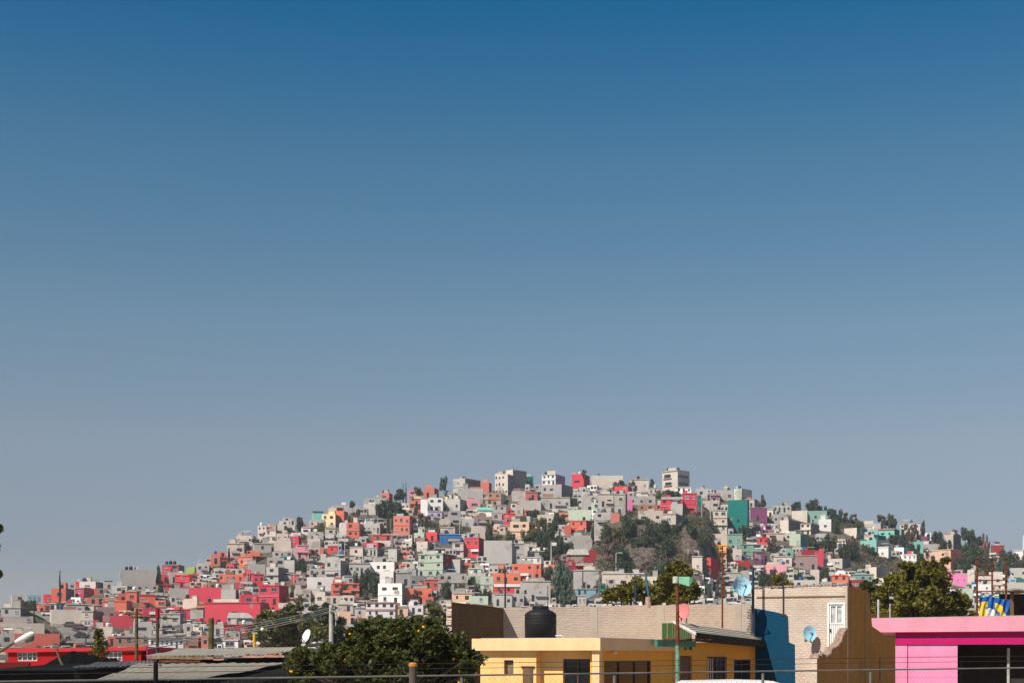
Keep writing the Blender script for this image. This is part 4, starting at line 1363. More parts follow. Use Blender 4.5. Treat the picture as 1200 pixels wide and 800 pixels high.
# ---- back wall: long pale block wall closing the yellow house's yard
A = (-10/F*64.0, 64.0); B = (283/F*66.2, 66.2)
ang = math.atan2(B[1]-A[1], B[0]-A[0]); L = math.hypot(B[0]-A[0], B[1]-A[1])
zl, zr_ = z_at(712, 64), z_at(706.3, 66.2)
o, a_ = local(A, ang)
bw = empty('boundary_wall', o, a_)
mb = MB(); r9 = random.Random(3); prof = [(0,-.1),(L,-.1)]
n_ = 60
for i in range(n_, -1, -1):
    s = L*i/n_; prof.append((s, zl+(zr_-zl)*i/n_+r9.uniform(-.035, .035)))
mb.vprism(prof, 0, .2); mb.build('wall', m_white_brick, bw)
for i, s in enumerate((4.1, 7.2, L-.75)):
    cb = MB(); cb.box(s-.16, s+.16, -.012, -.001, 0, zl+(zr_-zl)*s/L-.06); cb.build('tie_column', plaster('column_render_%d' % i, (.50,.44,.37), .4), bw)
tag(bw, 'long pale brick boundary wall behind the yellow house', 'wall')

# ---- dark enclosure wall coming forward from its left end
C0 = (-70/F*55.0, 55.0); ang2 = math.atan2(A[1]-C0[1], A[0]-C0[0]); L2 = math.hypot(A[0]-C0[0], A[1]-C0[1])
o, a_ = local(C0, ang2); ew = empty('enclosure_wall', o, a_)
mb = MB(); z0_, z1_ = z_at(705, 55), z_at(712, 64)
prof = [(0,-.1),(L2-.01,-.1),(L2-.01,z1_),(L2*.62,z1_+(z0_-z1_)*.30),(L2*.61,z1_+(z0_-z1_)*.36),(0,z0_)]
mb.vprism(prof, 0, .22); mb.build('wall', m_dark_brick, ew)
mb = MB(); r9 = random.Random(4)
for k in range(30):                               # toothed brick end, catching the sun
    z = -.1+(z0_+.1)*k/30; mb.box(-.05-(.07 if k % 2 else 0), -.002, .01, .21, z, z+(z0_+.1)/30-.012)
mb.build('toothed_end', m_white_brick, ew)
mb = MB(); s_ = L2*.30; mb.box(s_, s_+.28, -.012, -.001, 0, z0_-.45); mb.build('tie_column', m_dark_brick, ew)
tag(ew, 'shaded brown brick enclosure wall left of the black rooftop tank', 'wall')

# ---- the brick building: pale front with a white door, ochre flank, blue painted patch
Cb = (393/F*65.0, 65.0); dv = Vector((.357, .934)); angf = math.atan2(dv.y, dv.x)
front_a = math.atan2(B[1]-.0-65.0, B[0]+.05-Cb[0])      # from the corner back to the left
Fl = (284/F*66.5, 66.5); angF = math.atan2(Cb[1]-Fl[1], Cb[0]-Fl[0]); LF = math.hypot(Cb[0]-Fl[0], Cb[1]-Fl[1])
o, a_ = local(Fl, angF); bb = empty('brick_building', o, a_)
sF = lambda px: ray_s(px, Fl, angF)
zF = lambda px, py: wz(py, Fl, angF, sF(px))
dx0, dx1, dz0, dz1 = sF(969.5), sF(993.2)-.10, zF(980, 760), zF(980, 705.5)
r9 = random.Random(8); mb = MB()
ztl, ztr = zF(884, 690), zF(992, 686)
wall_open(mb, 0, LF, -.1, min(ztl, ztr)-.08, 0, .25, [(dx0, dx1, dz0, dz1)])
prof = [(0, min(ztl, ztr)-.08), (LF, min(ztl, ztr)-.08)] + [(LF*i/30, ztl+(ztr-ztl)*i/30+r9.uniform(-.03, .03)) for i in range(30, -1, -1)]
mb.vprism(prof, 0, .25)
mb.build('front_wall', m_white_brick, bb)
mb = MB()
for i in range(26):
    s = LF*i/26; mb.box(s+.01, s+LF/26-.02, -.03, .28, ztl+(ztr-ztl)*i/26+.04, ztl+(ztr-ztl)*i/26+.10+r9.uniform(0, .03))
mb.build('coping', m_raw, bb)
mb = MB(); zz = zF(900, 700); mb.box(.1, LF-.1, -.015, -.001, zz-.03, zz+.05); mb.build('string_course', m_dark_brick, bb)
# blue painted outline of a vanished house
m_blue = plaster('paint_deep_blue', (.001,.045,.095), .35)
pp = [(886,800),(932,800),(931.5,755),(929,754),(924.5,752),(923.5,722),(921,719.5),(903,715.5),(884.8,712.2),(884.8,800)]
prof = [(max(.02, sF(x)), zF(x, y) if y < 799 else 0) for x, y in pp[1:]]
prof = [(max(.02, sF(886)), 0)] + prof[:0] + [(sF(932), 0)] + [(max(.02, sF(x)), zF(x, y)) for x, y in pp[2:9]]
mb = MB(); mb.vprism(prof, -.02, -.002); mb.build('blue_paint_patch', m_blue, bb)
# door with glazed top
m_dw = plaster('paint_white_metal', (.74,.73,.71), .25, lines=0)
db = MB(); zmid = zF(980, 731)
for k in range(7):
    q0 = dx0+.1+(dx1-dx0-.2)*k/7; db.box(q0+.012, q0+(dx1-dx0-.2)/7-.012, .03, .07, dz0+.05, zmid-.02)
db.box(dx0+.08, dx1-.08, .07, .10, dz0+.02, zmid)
dr_ = db.build('door', m_dw, bb)
window_set(dr_, dx0+.09, dx1-.09, zmid, dz1-.09, .08, 1, m_dw, simple('curtained_glass', (.50,.50,.48), .35, var=.5, scale=3), name='door_glass', fw=.07)
fb = MB()
for a in ((dx0, dx0+.08, dz0, dz1), (dx1-.08, dx1, dz0, dz1), (dx0+.08, dx1-.08, dz1-.08, dz1)): fb.box(a[0]+.002, a[1]-.002, -.03, .12, a[2], a[3]-.002)
fb.build('door_frame', m_dw, dr_)
db = MB(); db.box(dx0+.12, dx0+.16, -.02, .03, zmid-.35, zmid-.2); db.build('handle', M['wire'], dr_)
# ochre flank: receding wall whose near end is a broken stair-like parapet
P0 = (357/F*57.0, 57.0); o2, a2 = local(P0, angf)
sG = lambda px: ray_s(px, P0, angf); zG = lambda px, py: wz(py, P0, angf, sG(px))
fl = MB()
top = [(957.5,768),(963,766),(967,768),(972,766),(974.5,760),(980,757),(984.5,752),(987,744),(990.5,738),(993.2,735.5)]
prof = [(sG(957.5), -.1), (sG(1051), -.1), (sG(1051), zG(1051,719.5)), (sG(1018.5), zG(1018.5,717.5)), (sG(1017.8), zG(1017.8,693.5)), (sG(1015), zG(1015,691.5)), (sG(1002), zG(1002,688.5)), (sG(993.4), zG(993.4,686.2))]
prof += [(sG(x), zG(x, y)) for x, y in reversed(top)]
fl.vprism(prof, .002, .25)
flw = fl.build('flank_wall', m_orange_brick, bb); flw.matrix_parent_inverse = Matrix.Identity(4)
Mi = (Matrix.Translation(Vector(o)) @ Matrix.Rotation(a_, 4, 'Z')).inverted() @ (Matrix.Translation(Vector(o2)) @ Matrix.Rotation(a2, 4, 'Z'))
flw.location = Mi.translation; flw.rotation_euler = (0, 0, a2-a_)
# broken masonry along the torn edge
cb = MB(); r9 = random.Random(12)
for (x0, y0), (x1, y1) in zip(top[:-1], top[1:]):
    for k in range(9):
        t = k/9; x = x0+(x1-x0)*t; y = y0+(y1-y0)*t; s = sG(x); z = zG(x, y)
        cb.box(s-.03, s+.04+.10*r9.random(), -.02-.05*r9.random(), .29, z-.05-.06*r9.random(), z+.01+.05*r9.random())
cbo = cb.build('broken_edge', m_raw, flw)
cb = MB(); s_ = sG(957.5); cb.box(s_-.02, s_-.003, -.0, .25, -.1, zG(957.5, 768)-.03); cb.build('plastered_end', m_white_brick, flw)
cb = MB()
for px in (986, 1009):
    s = sG(px); cb.box(s-.18, s+.18, -.012, .001, 0, zG(px, 752))
cb.build('tie_column', m_orange_brick, flw)
cb = MB(); s = sG(1031); cb.box(s-.25, s+.3, -.014, 0, zG(1031,798), zG(1031,770)); cb.build('dark_opening', M['tank_k'], flw)
# far walls close the box
cb = MB(); cb.box(0, LF, 6.0, 6.2, -.1, ztl); cb.box(.0, .2, .26, 6, -.1, ztl); cb.box(.2, LF-.3, .3, 5.9, ztl-.8, ztl-.6); cb.build('roof_and_rear', m_dark_brick, bb)
tag(bb, 'pale brick building with white door, blue paint patch and torn ochre flank', 'building')

# ---- yellow house
K = Vector((2.92, 48.0)); th = R(25)
aL = Vector((-math.cos(th), math.sin(th)))      # along the sunny front, leftwards
bR = Vector((math.sin(th), math.cos(th)))       # along the shaded side, away
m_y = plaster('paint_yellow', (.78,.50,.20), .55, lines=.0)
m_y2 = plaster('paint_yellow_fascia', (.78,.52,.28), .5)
m_o = plaster('paint_orange_yellow', (.74,.38,.06), .3)  # the yellow wall's shaded side, shade put into the orange tone
m_dkglass = simple('glass_near_dark', (.015,.017,.02), .08, var=.3)
m_brfr = simple('frame_brown', (.10,.05,.025), .6)
# local frame with x along the sunny front left->right; origin at its far left end
LL = 4.75; P_l = K + aL*LL; angY = math.atan2(-aL.y, -aL.x)
zt, zb = z_at(747, 48), z_at(761.5, 48)
yh = empty('yellow_house', (P_l.x, P_l.y, 0), angY)
toL = (Matrix.Translation((P_l.x, P_l.y, 0)) @ Matrix.Rotation(angY, 4, 'Z')).inverted()
sY = lambda px, off=0.0: ray_s(px, (P_l.x+math.sin(-angY)*0, P_l.y), angY)
LS = 8.2
# roof slab with deep fascia; local: x 0..LL, y 0..LS (away)
mb = MB(); mb.prism([(0,0),(LL,0),(LL,LS),(0,LS)], zb, zt); mb.build('roof_slab', m_y2, yh)
mb = MB(); mb.box(.2, LL-.2, .3, LS-.3, zt+.003, zt+.02); mb.build('roof_screed', m_conc, yh)
# front wall, set back little at left and more at right
zFt = zb-.003
def yz(py): return z_at(py, 49.5)
x_w1 = (sY(587.5), sY(598.5)); x_w2 = (sY(610), sY(621.5)); x_w3 = (sY(648), sY(681.5))
fw_ = MB()
XS = x_w2[1]+.12
wall_open(fw_, .22, XS, 0, zFt, .22, .40, [(x_w1[0], x_w1[1], yz(791), yz(773)), ])
wall_open(fw_, XS, LL-.30, 0, zFt, .62, .80, [(x_w3[0]+.1, x_w3[1]+.1, 1.0, yz(771.5))])
fw_.box(XS-.15, XS, .40, .62, 0, zFt)
ffw = fw_.build('front_wall', m_y, yh)
window_set(yh, x_w1[0], x_w1[1], yz(791), yz(773), .36, 0, m_brfr, simple('glass_brown', (.20,.15,.10), .3), depth=.06)
window_set(yh, x_w3[0]+.1, x_w3[1]+.1, 1.0, yz(771.5), .74, 1, m_brfr, m_dkglass, depth=.06)
mb = MB(); mb.box(x_w2[0], x_w2[1], .18, .215, 0, yz(782)); mb.box(x_w2[0]+.05, x_w2[1]-.05, .16, .178, .05, yz(783)-.05)
mb.build('door', simple('door_brown', (.16,.10,.055), .8), yh)
mb = MB(); mb.box(x_w2[0]-.06, x_w2[1]+.06, .17, .218, yz(782)+.003, yz(782)+.06); mb.build('door_lintel', m_brfr, yh)
mb = MB(); mb.box(LL-.34, LL-.08, .12, .38, 0, zFt); mb.build('corner_post', m_y2, yh)
# shaded side wall with glazing, continuing under the tiled roof
angS = math.atan2(bR.y, bR.x)
S0 = K + Vector((-math.cos(th)*.35, math.sin(th)*.35)) + bR*.35
sS = lambda px: ray_s(px, (S0.x, S0.y), angS)
zS = lambda px, py: wz(py, (S0.x, S0.y), angS, sS(px))
LSS = sS(889)
side = empty('side_wing', (0,0,0)); side.parent = yh
Ms = toL @ Matrix.Translation((S0.x, S0.y, 0)) @ Matrix.Rotation(angS, 4, 'Z')
side.location = Ms.translation; side.rotation_euler = (0, 0, angS-angY)
ztop = z_at(757, 60)
g0, g1 = sS(708), sS(763); d0, d1 = sS(797), sS(811); e0, e1 = sS(828.5), sS(850.5); f0, f1 = sS(860), sS(880)
zg = zS(730, 773.5); zd = zS(804, 768); ze = zS(840, 769); zf_ = zS(870, 772)
mb = MB()
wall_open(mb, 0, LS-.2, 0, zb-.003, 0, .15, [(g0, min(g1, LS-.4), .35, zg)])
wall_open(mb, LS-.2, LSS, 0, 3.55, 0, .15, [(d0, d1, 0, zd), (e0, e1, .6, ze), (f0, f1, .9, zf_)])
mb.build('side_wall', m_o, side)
window_set(side, g0, min(g1, LS-.4), .35, zg, .08, 2, m_brfr, m_dkglass, depth=.05)
window_set(side, e0, e1, .6, ze, .08, 1, m_brfr, m_dkglass, depth=.05); window_set(side, f0, f1, .9, zf_, .08, 1, m_brfr, m_dkglass, depth=.05)
mb = MB(); mb.box(d0+.02, d1-.02, .07, .11, 0, zd-.02); mb.build('door', simple('door_dark_red', (.12,.03,.02), .6), side)
mb = MB(); q = sS(789); mb.box(q-.05, q+.05, -.02, -.002, 0, 3.1); mb.build('downpipe', M['pole'], side)
# security grille on the wing windows, ceiling light under the fascia
gr = MB()
for q in range(9):
    xx = e0+(e1-e0)*(q+.5)/9; gr.box(xx-.012, xx+.012, -.08, -.055, .6, ze)
for z in (.7, 1.2, 1.7, ze-.05): gr.box(e0, e1, -.054, -.035, z-.012, z+.012)
gr.build('window_grille', m_brfr, side)
mb = MB(); mb.lathe([(0,0),(.10,.0),(.11,.05),(.06,.09),(0,.1)], 14); q = mb.build('soffit_lamp', M['tank_w'], side, (sS(713), -.2, zb-.1)); 
# tiled lean-to roof of the wing: high ridge over the wall, eave out over the path
rr0, rr1 = sS(803), sS(895)
zr0, zr1 = zS(800, 727.5)+.0, zS(884, 739.5)
ze0, ze1 = zr0-.46, zr1-.46
m_tile = plaster('roof_tiles_grey', (.40,.36,.30), .4)
mb = MB(); nstrip = 5; ro = .36
for k in range(nstrip):                           # stepped courses running along the roof
    t0, t1 = k/nstrip, (k+1)/nstrip
    y0 = .5-(ro+.5)*t0; y1 = .5-(ro+.5)*t1-.04
    za0, za1 = zr0-.46*1.0*t0, zr0-.46*t1
    zc0, zc1 = zr1-.46*t0, zr1-.46*t1
    n0 = len(mb.v)
    mb.v += [(rr0,y0,za0-.05),(rr1,y0,zc0-.05),(rr1,y1,zc1-.05),(rr0,y1,za1-.05),(rr0,y0,za0),(rr1,y0,zc0),(rr1,y1,zc1+.018),(rr0,y1,za1+.018)]
    for q in ((0,1,2,3),(4,7,6,5),(0,4,5,1),(1,5,6,2),(2,6,7,3),(3,7,4,0)): mb.f.append(tuple(n0+i for i in q)); mb.m.append(0)
trf = mb.build('tiled_roof', m_tile, side)
mb = MB()
mb.prism([(rr0,-ro-.10),(rr1,-ro-.10),(rr1,-ro-.045),(rr0,-ro-.045)], [ze0-.33, ze1-.30, ze1-.30, ze0-.33], [ze0+.03, ze1+.03, ze1+.03, ze0+.03]); mb.build('eave_board', simple('eave_dark_green', (.035,.04,.03), .8, var=.5), trf)
for xx, za in ((rr0-.05, zr0), (rr1+.002, zr1)):
    mb = MB(); n0 = len(mb.v)
    mb.v += [(xx,.5,za-.04),(xx+.05,.5,za-.04),(xx+.05,-ro-.1,za-.54),(xx,-ro-.1,za-.54),(xx,.5,za+.05),(xx+.05,.5,za+.05),(xx+.05,-ro-.1,za-.42),(xx,-ro-.1,za-.42)]
    for q in ((0,3,2,1),(4,5,6,7),(0,1,5,4),(1,2,6,5),(2,3,7,6),(3,0,4,7)): mb.f.append(tuple(n0+i for i in q)); mb.m.append(0)
    mb.build('verge_board', M['frame_w'], trf)
# green clad gable end at the left of the tiled roof (faces the camera's left)
m_gr = plaster('cladding_green', (.035,.085,.025), .6)
mb = MB()
for k in range(9):
    ya = .5-(ro+.45)*k/9; yb_ = .5-(ro+.45)*(k+1)/9+.02; t = k/9
    mb.prism([(rr0-.10,yb_),(rr0-.06,yb_),(rr0-.06,ya),(rr0-.10,ya)], zb+.05, [zr0-.46*(t+.11)-.05, zr0-.46*(t+.11)-.05, zr0-.46*t-.05, zr0-.46*t-.05])
for k in range(2):                                # and the clad face over the flat roof, seen left of the pole
    ya = .52+.22*k; mb.box(rr0-.10, rr0-.06, ya, ya+.19, zb+.3, zr0-.06)
mb.build('green_gable', m_gr, side)
# teal beam and rusty sheet edge between the flat roof and the wing
mb = MB(); mb.box(LS-3.6, LS+.9, -.62, -.50, zb+.16, zb+.40); mb.build('teal_beam', simple('paint_teal_metal', (.04,.22,.15), .6, var=.5), side)
mb = MB(); r9 = random.Random(2)
for k in range(14): 
    xx = LS-1.6+.25*k; mb.box(xx, xx+.23, -.95-.1*r9.random(), -.1, zb+.42+.02*(k % 2), zb+.45+.02*(k % 2))
mb.build('rusty_sheet', M['rust'], side)
mb = MB(); mb.box(-.1, LSS, 3.5, 3.7, 0, 3.3); mb.box(LSS-.15, LSS, .15, 3.5, 0, 3.3); mb.box(LS, LSS, .15, 3.5, 3.2, 3.29); mb.build('rear_walls', m_y, side)
mb = MB(); mb.box(.22, .40, .41, LS-.2, 0, zFt); mb.build('left_wall', m_y, yh)
tag(yh, 'yellow flat-roofed house with deep fascia and a grey tiled side roof', 'house')

# ---- black water tank on the yellow roof
m_tk = simple('polyethylene_black', (.012,.012,.013), .6, var=.3)
tc_ = P(633.5, 748, 51.5)
tk = empty('water_tank', (tc_.x, 51.5, zt+.02))
mb = MB(); r_ = .56
mb.lathe([(0,0),(r_,0),(r_,.50),(r_*1.02,.52),(r_,.55),(r_,.60),(r_*1.02,.62),(r_,.65),(r_,.70),(r_*1.02,.72),(r_,.75),(r_,.80),(r_*1.01,.84),(r_*.98,.88),(r_*.80,.96),(r_*.56,1.02),(r_*.54,1.03),(0,1.03)], 40); mb.build('tank_body', m_tk, tk, smooth=True)
mb = MB(); mb.lathe([(r_*.50,1.03),(r_*.50,1.13),(r_*.46,1.16),(0,1.165)], 30)
for k in range(16):
    a = k*math.pi/8; x, y = r_*.5*math.cos(a), r_*.5*math.sin(a); mb.box(x-.015, x+.015, y-.015, y+.015, 1.035, 1.13)
mb.build('lid', m_tk, tk)
mb = MB(); mb.tube([(.5,-.25,.1),(.75,-.3,.1),(.78,-.3,.0)], .02, 6); mb.build('outlet_pipe', M['tank_w'], tk)
tag(tk, 'black plastic water tank standing on the yellow house roof', 'water tank')

# ---- dishes
def dish(x, y, D, r, col, label, yaw, tilt, post=.5, wall=False, text=None):
    c = P(x, y, D); t = empty('satellite_dish', c, R(yaw))
    tl = Matrix.Rotation(R(tilt), 4, 'X')
    mb = MB(); n_ = 26; pr = [(0, .0)] + [(r*q/8, .22*r*(q/8)**2) for q in range(1, 9)]
    # paraboloid opening towards -y
    v0 = []
    for q, (rr_, dz_) in enumerate(pr[1:]):
        for k in range(n_):
            a = 2*math.pi*k/n_; v0.append((rr_*math.cos(a), -dz_, rr_*math.sin(a)*1.06))
    for side_, off in ((0, 0), (1, .02)):
        base = len(mb.v); mb.v.append(tuple(tl @ Vector((0, off, 0)))); mb.v += [tuple(tl @ Vector((p[0], p[1]+off, p[2]))) for p in v0]
        for k in range(n_):
            k2 = (k+1) % n_; f = (base, base+1+k, base+1+k2); mb.f.append(f if not side_ else f[::-1]); mb.m.append(0)
            for q in range(7):
                f = (base+1+q*n_+k, base+1+(q+1)*n_+k, base+1+(q+1)*n_+k2, base+1+q*n_+k2); mb.f.append(f if not side_ else f[::-1]); mb.m.append(0)
    k0, k1 = 1+7*n_, 1+7*n_+(1+8*n_)
    for k in range(n_): mb.f.append((k0+k, k1+k, k1+(k+1) % n_, k0+(k+1) % n_)); mb.m.append(0)
    mb.build('reflector', simple('dish_'+col[0], col[1], .5, var=.12), t, smooth=False)
    mb = MB(); f = tl @ Vector((0, -r*1.15, -r*.25)); e = tl @ Vector((0, -.2*r, -r*1.0))
    mb.tube([tuple(e), tuple(f)], .018, 6); mb.tube([tuple(f+Vector((0,-.03,-.04))), tuple(f+Vector((0,.1,.04)))], .035, 8); mb.build('feed_arm', M['wire'], t)
    mb = MB()
    if wall: mb.tube([(0,.03,0),(0,.35,-.05),(0,.5,-.3)], .025, 8)
    else: mb.tube([(0,.03,0),(0,.15,-.1),(0,.15,-post)], .025, 8)
    mb.build('mount', M['frame_g'], t)
    if text:
        cu = bpy.data.curves.new('logo_lettering', 'FONT'); cu.body = text; cu.size = r*.36; cu.align_x = 'CENTER'; cu.extrude = .002
        ob = bpy.data.objects.new('lettering', cu); COL.objects.link(ob)
        dg = bpy.context.evaluated_depsgraph_get(); me = bpy.data.meshes.new_from_object(ob.evaluated_get(dg)); bpy.data.objects.remove(ob)
        me.transform(Matrix.Scale(1.05, 4, (1,0,0))); me.transform(tl @ Matrix.Translation((0, -.30*r-.02, r*.38)) @ Matrix.Rotation(R(90), 4, 'X') )
        me.materials.append(m_ink); link('lettering', me, t)
    tag(t, label, 'satellite dish', 'satellite dishes near the camera')
m_ink = simple('ink_blue', (.04,.16,.42), .5)
dish(869, 687, 65.3, .43, ('pale_blue', (.36,.62,.76)), 'large pale blue dish above the boundary wall beside the dark pole', 15, -12, .55, text='SKY')
dish(948.3, 742, 65.15, .32, ('pale_blue_small', (.30,.58,.74)), 'small pale blue dish fixed to the pale brick front by the door', 12, -8, wall=True, text='SKY')
dish(801.5, 717, 59.0, .34, ('pink', (.62,.20,.20)), 'pink dish behind the rusty lamp pole above the green gable', -50, -10, .7)
dish(360, 745, 66, .30, ('white', (.70,.70,.70)), 'white dish seen side-on above the orange tree', -50, -20, .8)

# ---- poles close by
def tubething(name, label, cat, parts, group=None):
    t = empty(name, parts[0][1][0]); o0 = Vector(parts[0][1][0])
    for pn, pts, rad, mat in parts:
        mb = MB(); mb.tube([tuple(Vector(p)-o0) for p in pts], rad, 10); mb.build(pn, mat, t)
    return tag(t, label, cat, group)
Dp = 44.0; b0 = P(794, 768, Dp)
lp = empty('street_lamp', (b0.x, Dp, 0))
mb = MB(); mb.tube([(0,0,0),(0,0,z_at(756, Dp))], .062, 12); mb.build('lower_shaft', simple('paint_green_worn', (.16,.34,.24), .7, var=.5), lp)
mb = MB(); mb.tube([(0,0,z_at(756, Dp)),(0,0,z_at(718, Dp)),(-.02,0,z_at(682, Dp))], [.062,.05,.05], 12); mb.build('upper_shaft', M['rust'], lp)
z2 = z_at(679, Dp)
mb = MB(); mb.lathe([(0,-.10),(.085,-.10),(.09,.08),(.07,.10),(0,.10)], 14); mb.build('photocell_can', simple('can_grey', (.48,.46,.42), .6), lp, (-.06,0,z2))
mb = MB(); mb.prism([(.03,-.09),(.34,-.13),(.46,-.05),(.46,.05),(.34,.13),(.03,.09)], [z2-.10,z2-.20,z2-.06,z2-.06,z2-.20,z2-.10], [z2+.09,z2+.09,z2+.06,z2+.06,z2+.09,z2+.09]); lh = mb.build('lamp_head', simple('lamp_mint', (.22,.50,.33), .5), lp)
mb = MB(); mb.lathe([(0,0),(.05,0),(.055,.05),(0,.07)], 12); mb.build('lamp_knob', M['wire'], lh, (.16,0,z2+.085))
tag(lp, 'rusty pole lamp with mint green head before the tiled roof', 'street lamp')
def post(x, y0, y1, D, r, mat, label, name='pole', cat='pole'):
    c = P(x, y1, D); tubething(name, label, cat, [('shaft', [(c.x, D, c.z), (c.x, D, z_at(y0, D))], r, mat)])
    return c
m_navy = simple('paint_navy', (.02,.04,.075), .6, var=.4)
# rust antenna mast with many short arms
c = P(846.5, 735, 64.4); am = empty('antenna_mast', (c.x, 64.4, c.z)); hh = (735-640)/F*64.4
mb = MB(); mb.tube([(0,0,-.4),(0,0,hh)], [.045,.03], 8); mb.build('mast', M['rust'], am)
mb = MB(); r9 = random.Random(6)
for k in range(9):
    z = hh*(.66+.035*k); q = .10+.12*r9.random(); mb.box(-q, q, -.012, .012, z-.015, z+.015)
mb.build('cross_rods', M['rust'], am); tag(am, 'thin rusty antenna mast left of the large blue dish', 'antenna')
post(882.5, 664, 742, 65.7, .058, m_navy, 'thick navy pole just right of the large blue dish')
tt = tubething('pole', 'navy steel post on the pale brick building', 'pole', [('shaft', [tuple(P(918,719,66.0)), tuple(P(918,673,66.0))], .035, m_navy), ('base_bracket', [tuple(P(918,720,66.0)+Vector((-.08,0,0))), tuple(P(918,720,66.0)+Vector((.08,0,0)))], .035, M['rust'])])
post(745, 682, 710, 70, .05, m_navy, 'slim navy post rising behind the boundary wall')
tubething('pole', 'leaning teal pipe in a rubble stub on the boundary wall', 'pole', [('pipe', [tuple(P(760.5,700,65.4)), tuple(P(757.5,681,65.4)), tuple(P(756.5,671,65.4))], .05, simple('pipe_teal', (.03,.14,.18), .6)), ('rubble_stub', [tuple(P(759.5,711,65.4)), tuple(P(759.5,699,65.4))], [.16,.12], m_raw)])
tubething('wall_stub', 'small white and red pot on the boundary wall', 'pot', [('pot', [tuple(P(751,710,65.4)), tuple(P(751,704.5,65.4))], [.10,.06], M['frame_w'])])
post(1029.3, 702, 725, 47, .035, simple('rod_zinc', (.45,.46,.47), .5), 'taller zinc rod on the left of the pink roof', 'steel_rod', 'rod')
post(1043, 707, 724.5, 47, .025, simple('rod_zinc_thin', (.35,.36,.36), .5), 'shorter thin rod on the pink roof', 'steel_rod', 'rod')

# ---- pink house
zpt, zpb = z_at(724, 45), z_at(739, 45)
ph = empty('pink_house', (P(1025, 0, 45).x, 45.4, 0), R(-15.5))
Wp = 9.4
m_pf = plaster('paint_pale_pink', (.68,.28,.37), .55)
m_pw = plaster('paint_pink', (.80,.25,.43), .5, lines=.33)
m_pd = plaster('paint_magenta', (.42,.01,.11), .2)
mb = MB(); mb.vprism([(.28, zpb-.03), (Wp, zpb), (Wp, zpt+.10), (0, zpt), (.02, zpb+.16)], 0, 6.0); mb.build('roof_slab', m_pf, ph)
mb = MB(); mb.vprism([(0, zpt+.003), (Wp, zpt+.103), (Wp, zpt+.125), (0, zpt+.02)], .01, .5); mb.build('roof_edge', m_conc, ph)
mb = MB(); x0p, x1p = .72, 2.58
zop = z_at(750.5, 45)
mb.box(x0p, x0p+.36, .19, .75, 0, zpb-.42); mb.box(x0p+.385, x1p, .20, .75, 0, zpb-.42); mb.box(x0p, x0p+.02, .75, 5.8, 0, zpb-.035); mb.build('wall', m_pw, ph)
mb = MB(); mb.box(x0p, Wp-.1, .16, .75, zpb-.42+.003, zpb-.035); mb.build('lintel_band', m_pd, ph)  # strip under the fascia, its shade put into the deep magenta
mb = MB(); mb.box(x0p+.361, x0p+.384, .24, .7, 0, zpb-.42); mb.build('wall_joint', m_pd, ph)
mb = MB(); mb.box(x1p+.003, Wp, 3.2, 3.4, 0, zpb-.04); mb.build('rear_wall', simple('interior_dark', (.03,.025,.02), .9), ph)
mb = MB(); q = (P(1180,0,45).x-P(1025,0,45).x)*1.0; mb.tube([(q, .7, 0), (q, .7, z_at(759, 45))], .045, 8); mb.build('post', M['pole'], ph)
mb = MB(); mb.box(q+.02, q+.75, .75, .79, 0, 2.3); mb.box(x1p+.1, x1p+.16, .75, .79, 0, 2.9); mb.build('shutter_frame', simple('metal_dark', (.04,.035,.03), .7), ph)
tag(ph, 'pink flat-roofed house with a wide dark opening', 'house')

# ---- rusty frame, tarpaulin and shack behind the pink roof
Dq = 58.0
fx0, fx1 = P(1145,0,Dq).x, P(1179,0,Dq).x; zb_ = 2.6
sf = empty('scaffold_frame', (fx0, Dq, zb_)); Wf = fx1-fx0; zz = lambda py: z_at(py, Dq)-zb_
mb = MB()
for x in (0, Wf): mb.box(x-.035, x+.035, -.03, .03, 0, zz(654))
mb.box(Wf*.52-.025, Wf*.52+.025, -.03, .03, zz(698), zz(654))
mb.build('uprights', M['rust'], sf)
mb = MB()
for py, a, b_ in ((654,0,Wf),(661,0,Wf*.5),(667.5,0,Wf*.5),(674,0,Wf*.52),(679.5,0,Wf),(686,Wf*.5,Wf),(692.5,0,Wf)): mb.box(a-.03, b_+.03, -.065, -.032, zz(py)-.022, zz(py)+.022)
mb.build('rails', M['rust'], sf)
tag(sf, 'tall rusty iron frame standing behind the pink roof', 'frame')
m_tb = simple('tarp_blue', (.01,.10,.36), .6, var=.35, scale=2); m_ty = simple('tarp_yellow', (.75,.48,.03), .6); m_tw = simple('tarp_white', (.65,.66,.68), .6)
tx0, tx1 = P(1146,0,Dq).x-fx0, P(1182,0,Dq).x-fx0
def tarp():
    mb = MB(); nx, nz = 28, 18; r9 = random.Random(9)
    def pos(i, j):
        u, v = i/nx, j/nz; x = tx0+(tx1-tx0)*u; top_ = zz(699.5)+.10*math.sin(u*math.pi*1.3+.5)-.10+.10*u
        z = zz(723)+(top_-zz(723))*v
        return (x, -.12-.05*math.sin(u*17+v*3)-.04*math.sin(u*31-v*6), z)
    for i in range(nx):
        for j in range(nz):
            u, v = (i+.5)/nx, 1-(j+.5)/nz
            mi = 0
            if u < .28 and v > .22+.1*u and u < .28-.07*(v-.3): mi = 1
            if .52 < u < .74 and .25+.6*(u-.52) < v < .62+.6*(u-.52): mi = 1
            if .68 < u < .86 and v > .60 and u < .68+.25*(v-.3)+.02: mi = 1
            if .26+.0*v < u < .60 and v > .50+1.1*abs(u-.36) and v > .55: mi = 2
            mb.quad(pos(i, j), pos(i+1, j), pos(i+1, j+1), pos(i, j+1), mi)
    o_ = mb.build('tarpaulin', [m_tb, m_ty, m_tw], None, (fx0, Dq, zb_)); m_ = o_.modifiers.new('thick', 'SOLIDIFY'); m_.thickness = .01
    tag(o_, 'blue tarpaulin with yellow and white shapes hung behind the pink roof', 'tarpaulin')
tarp()
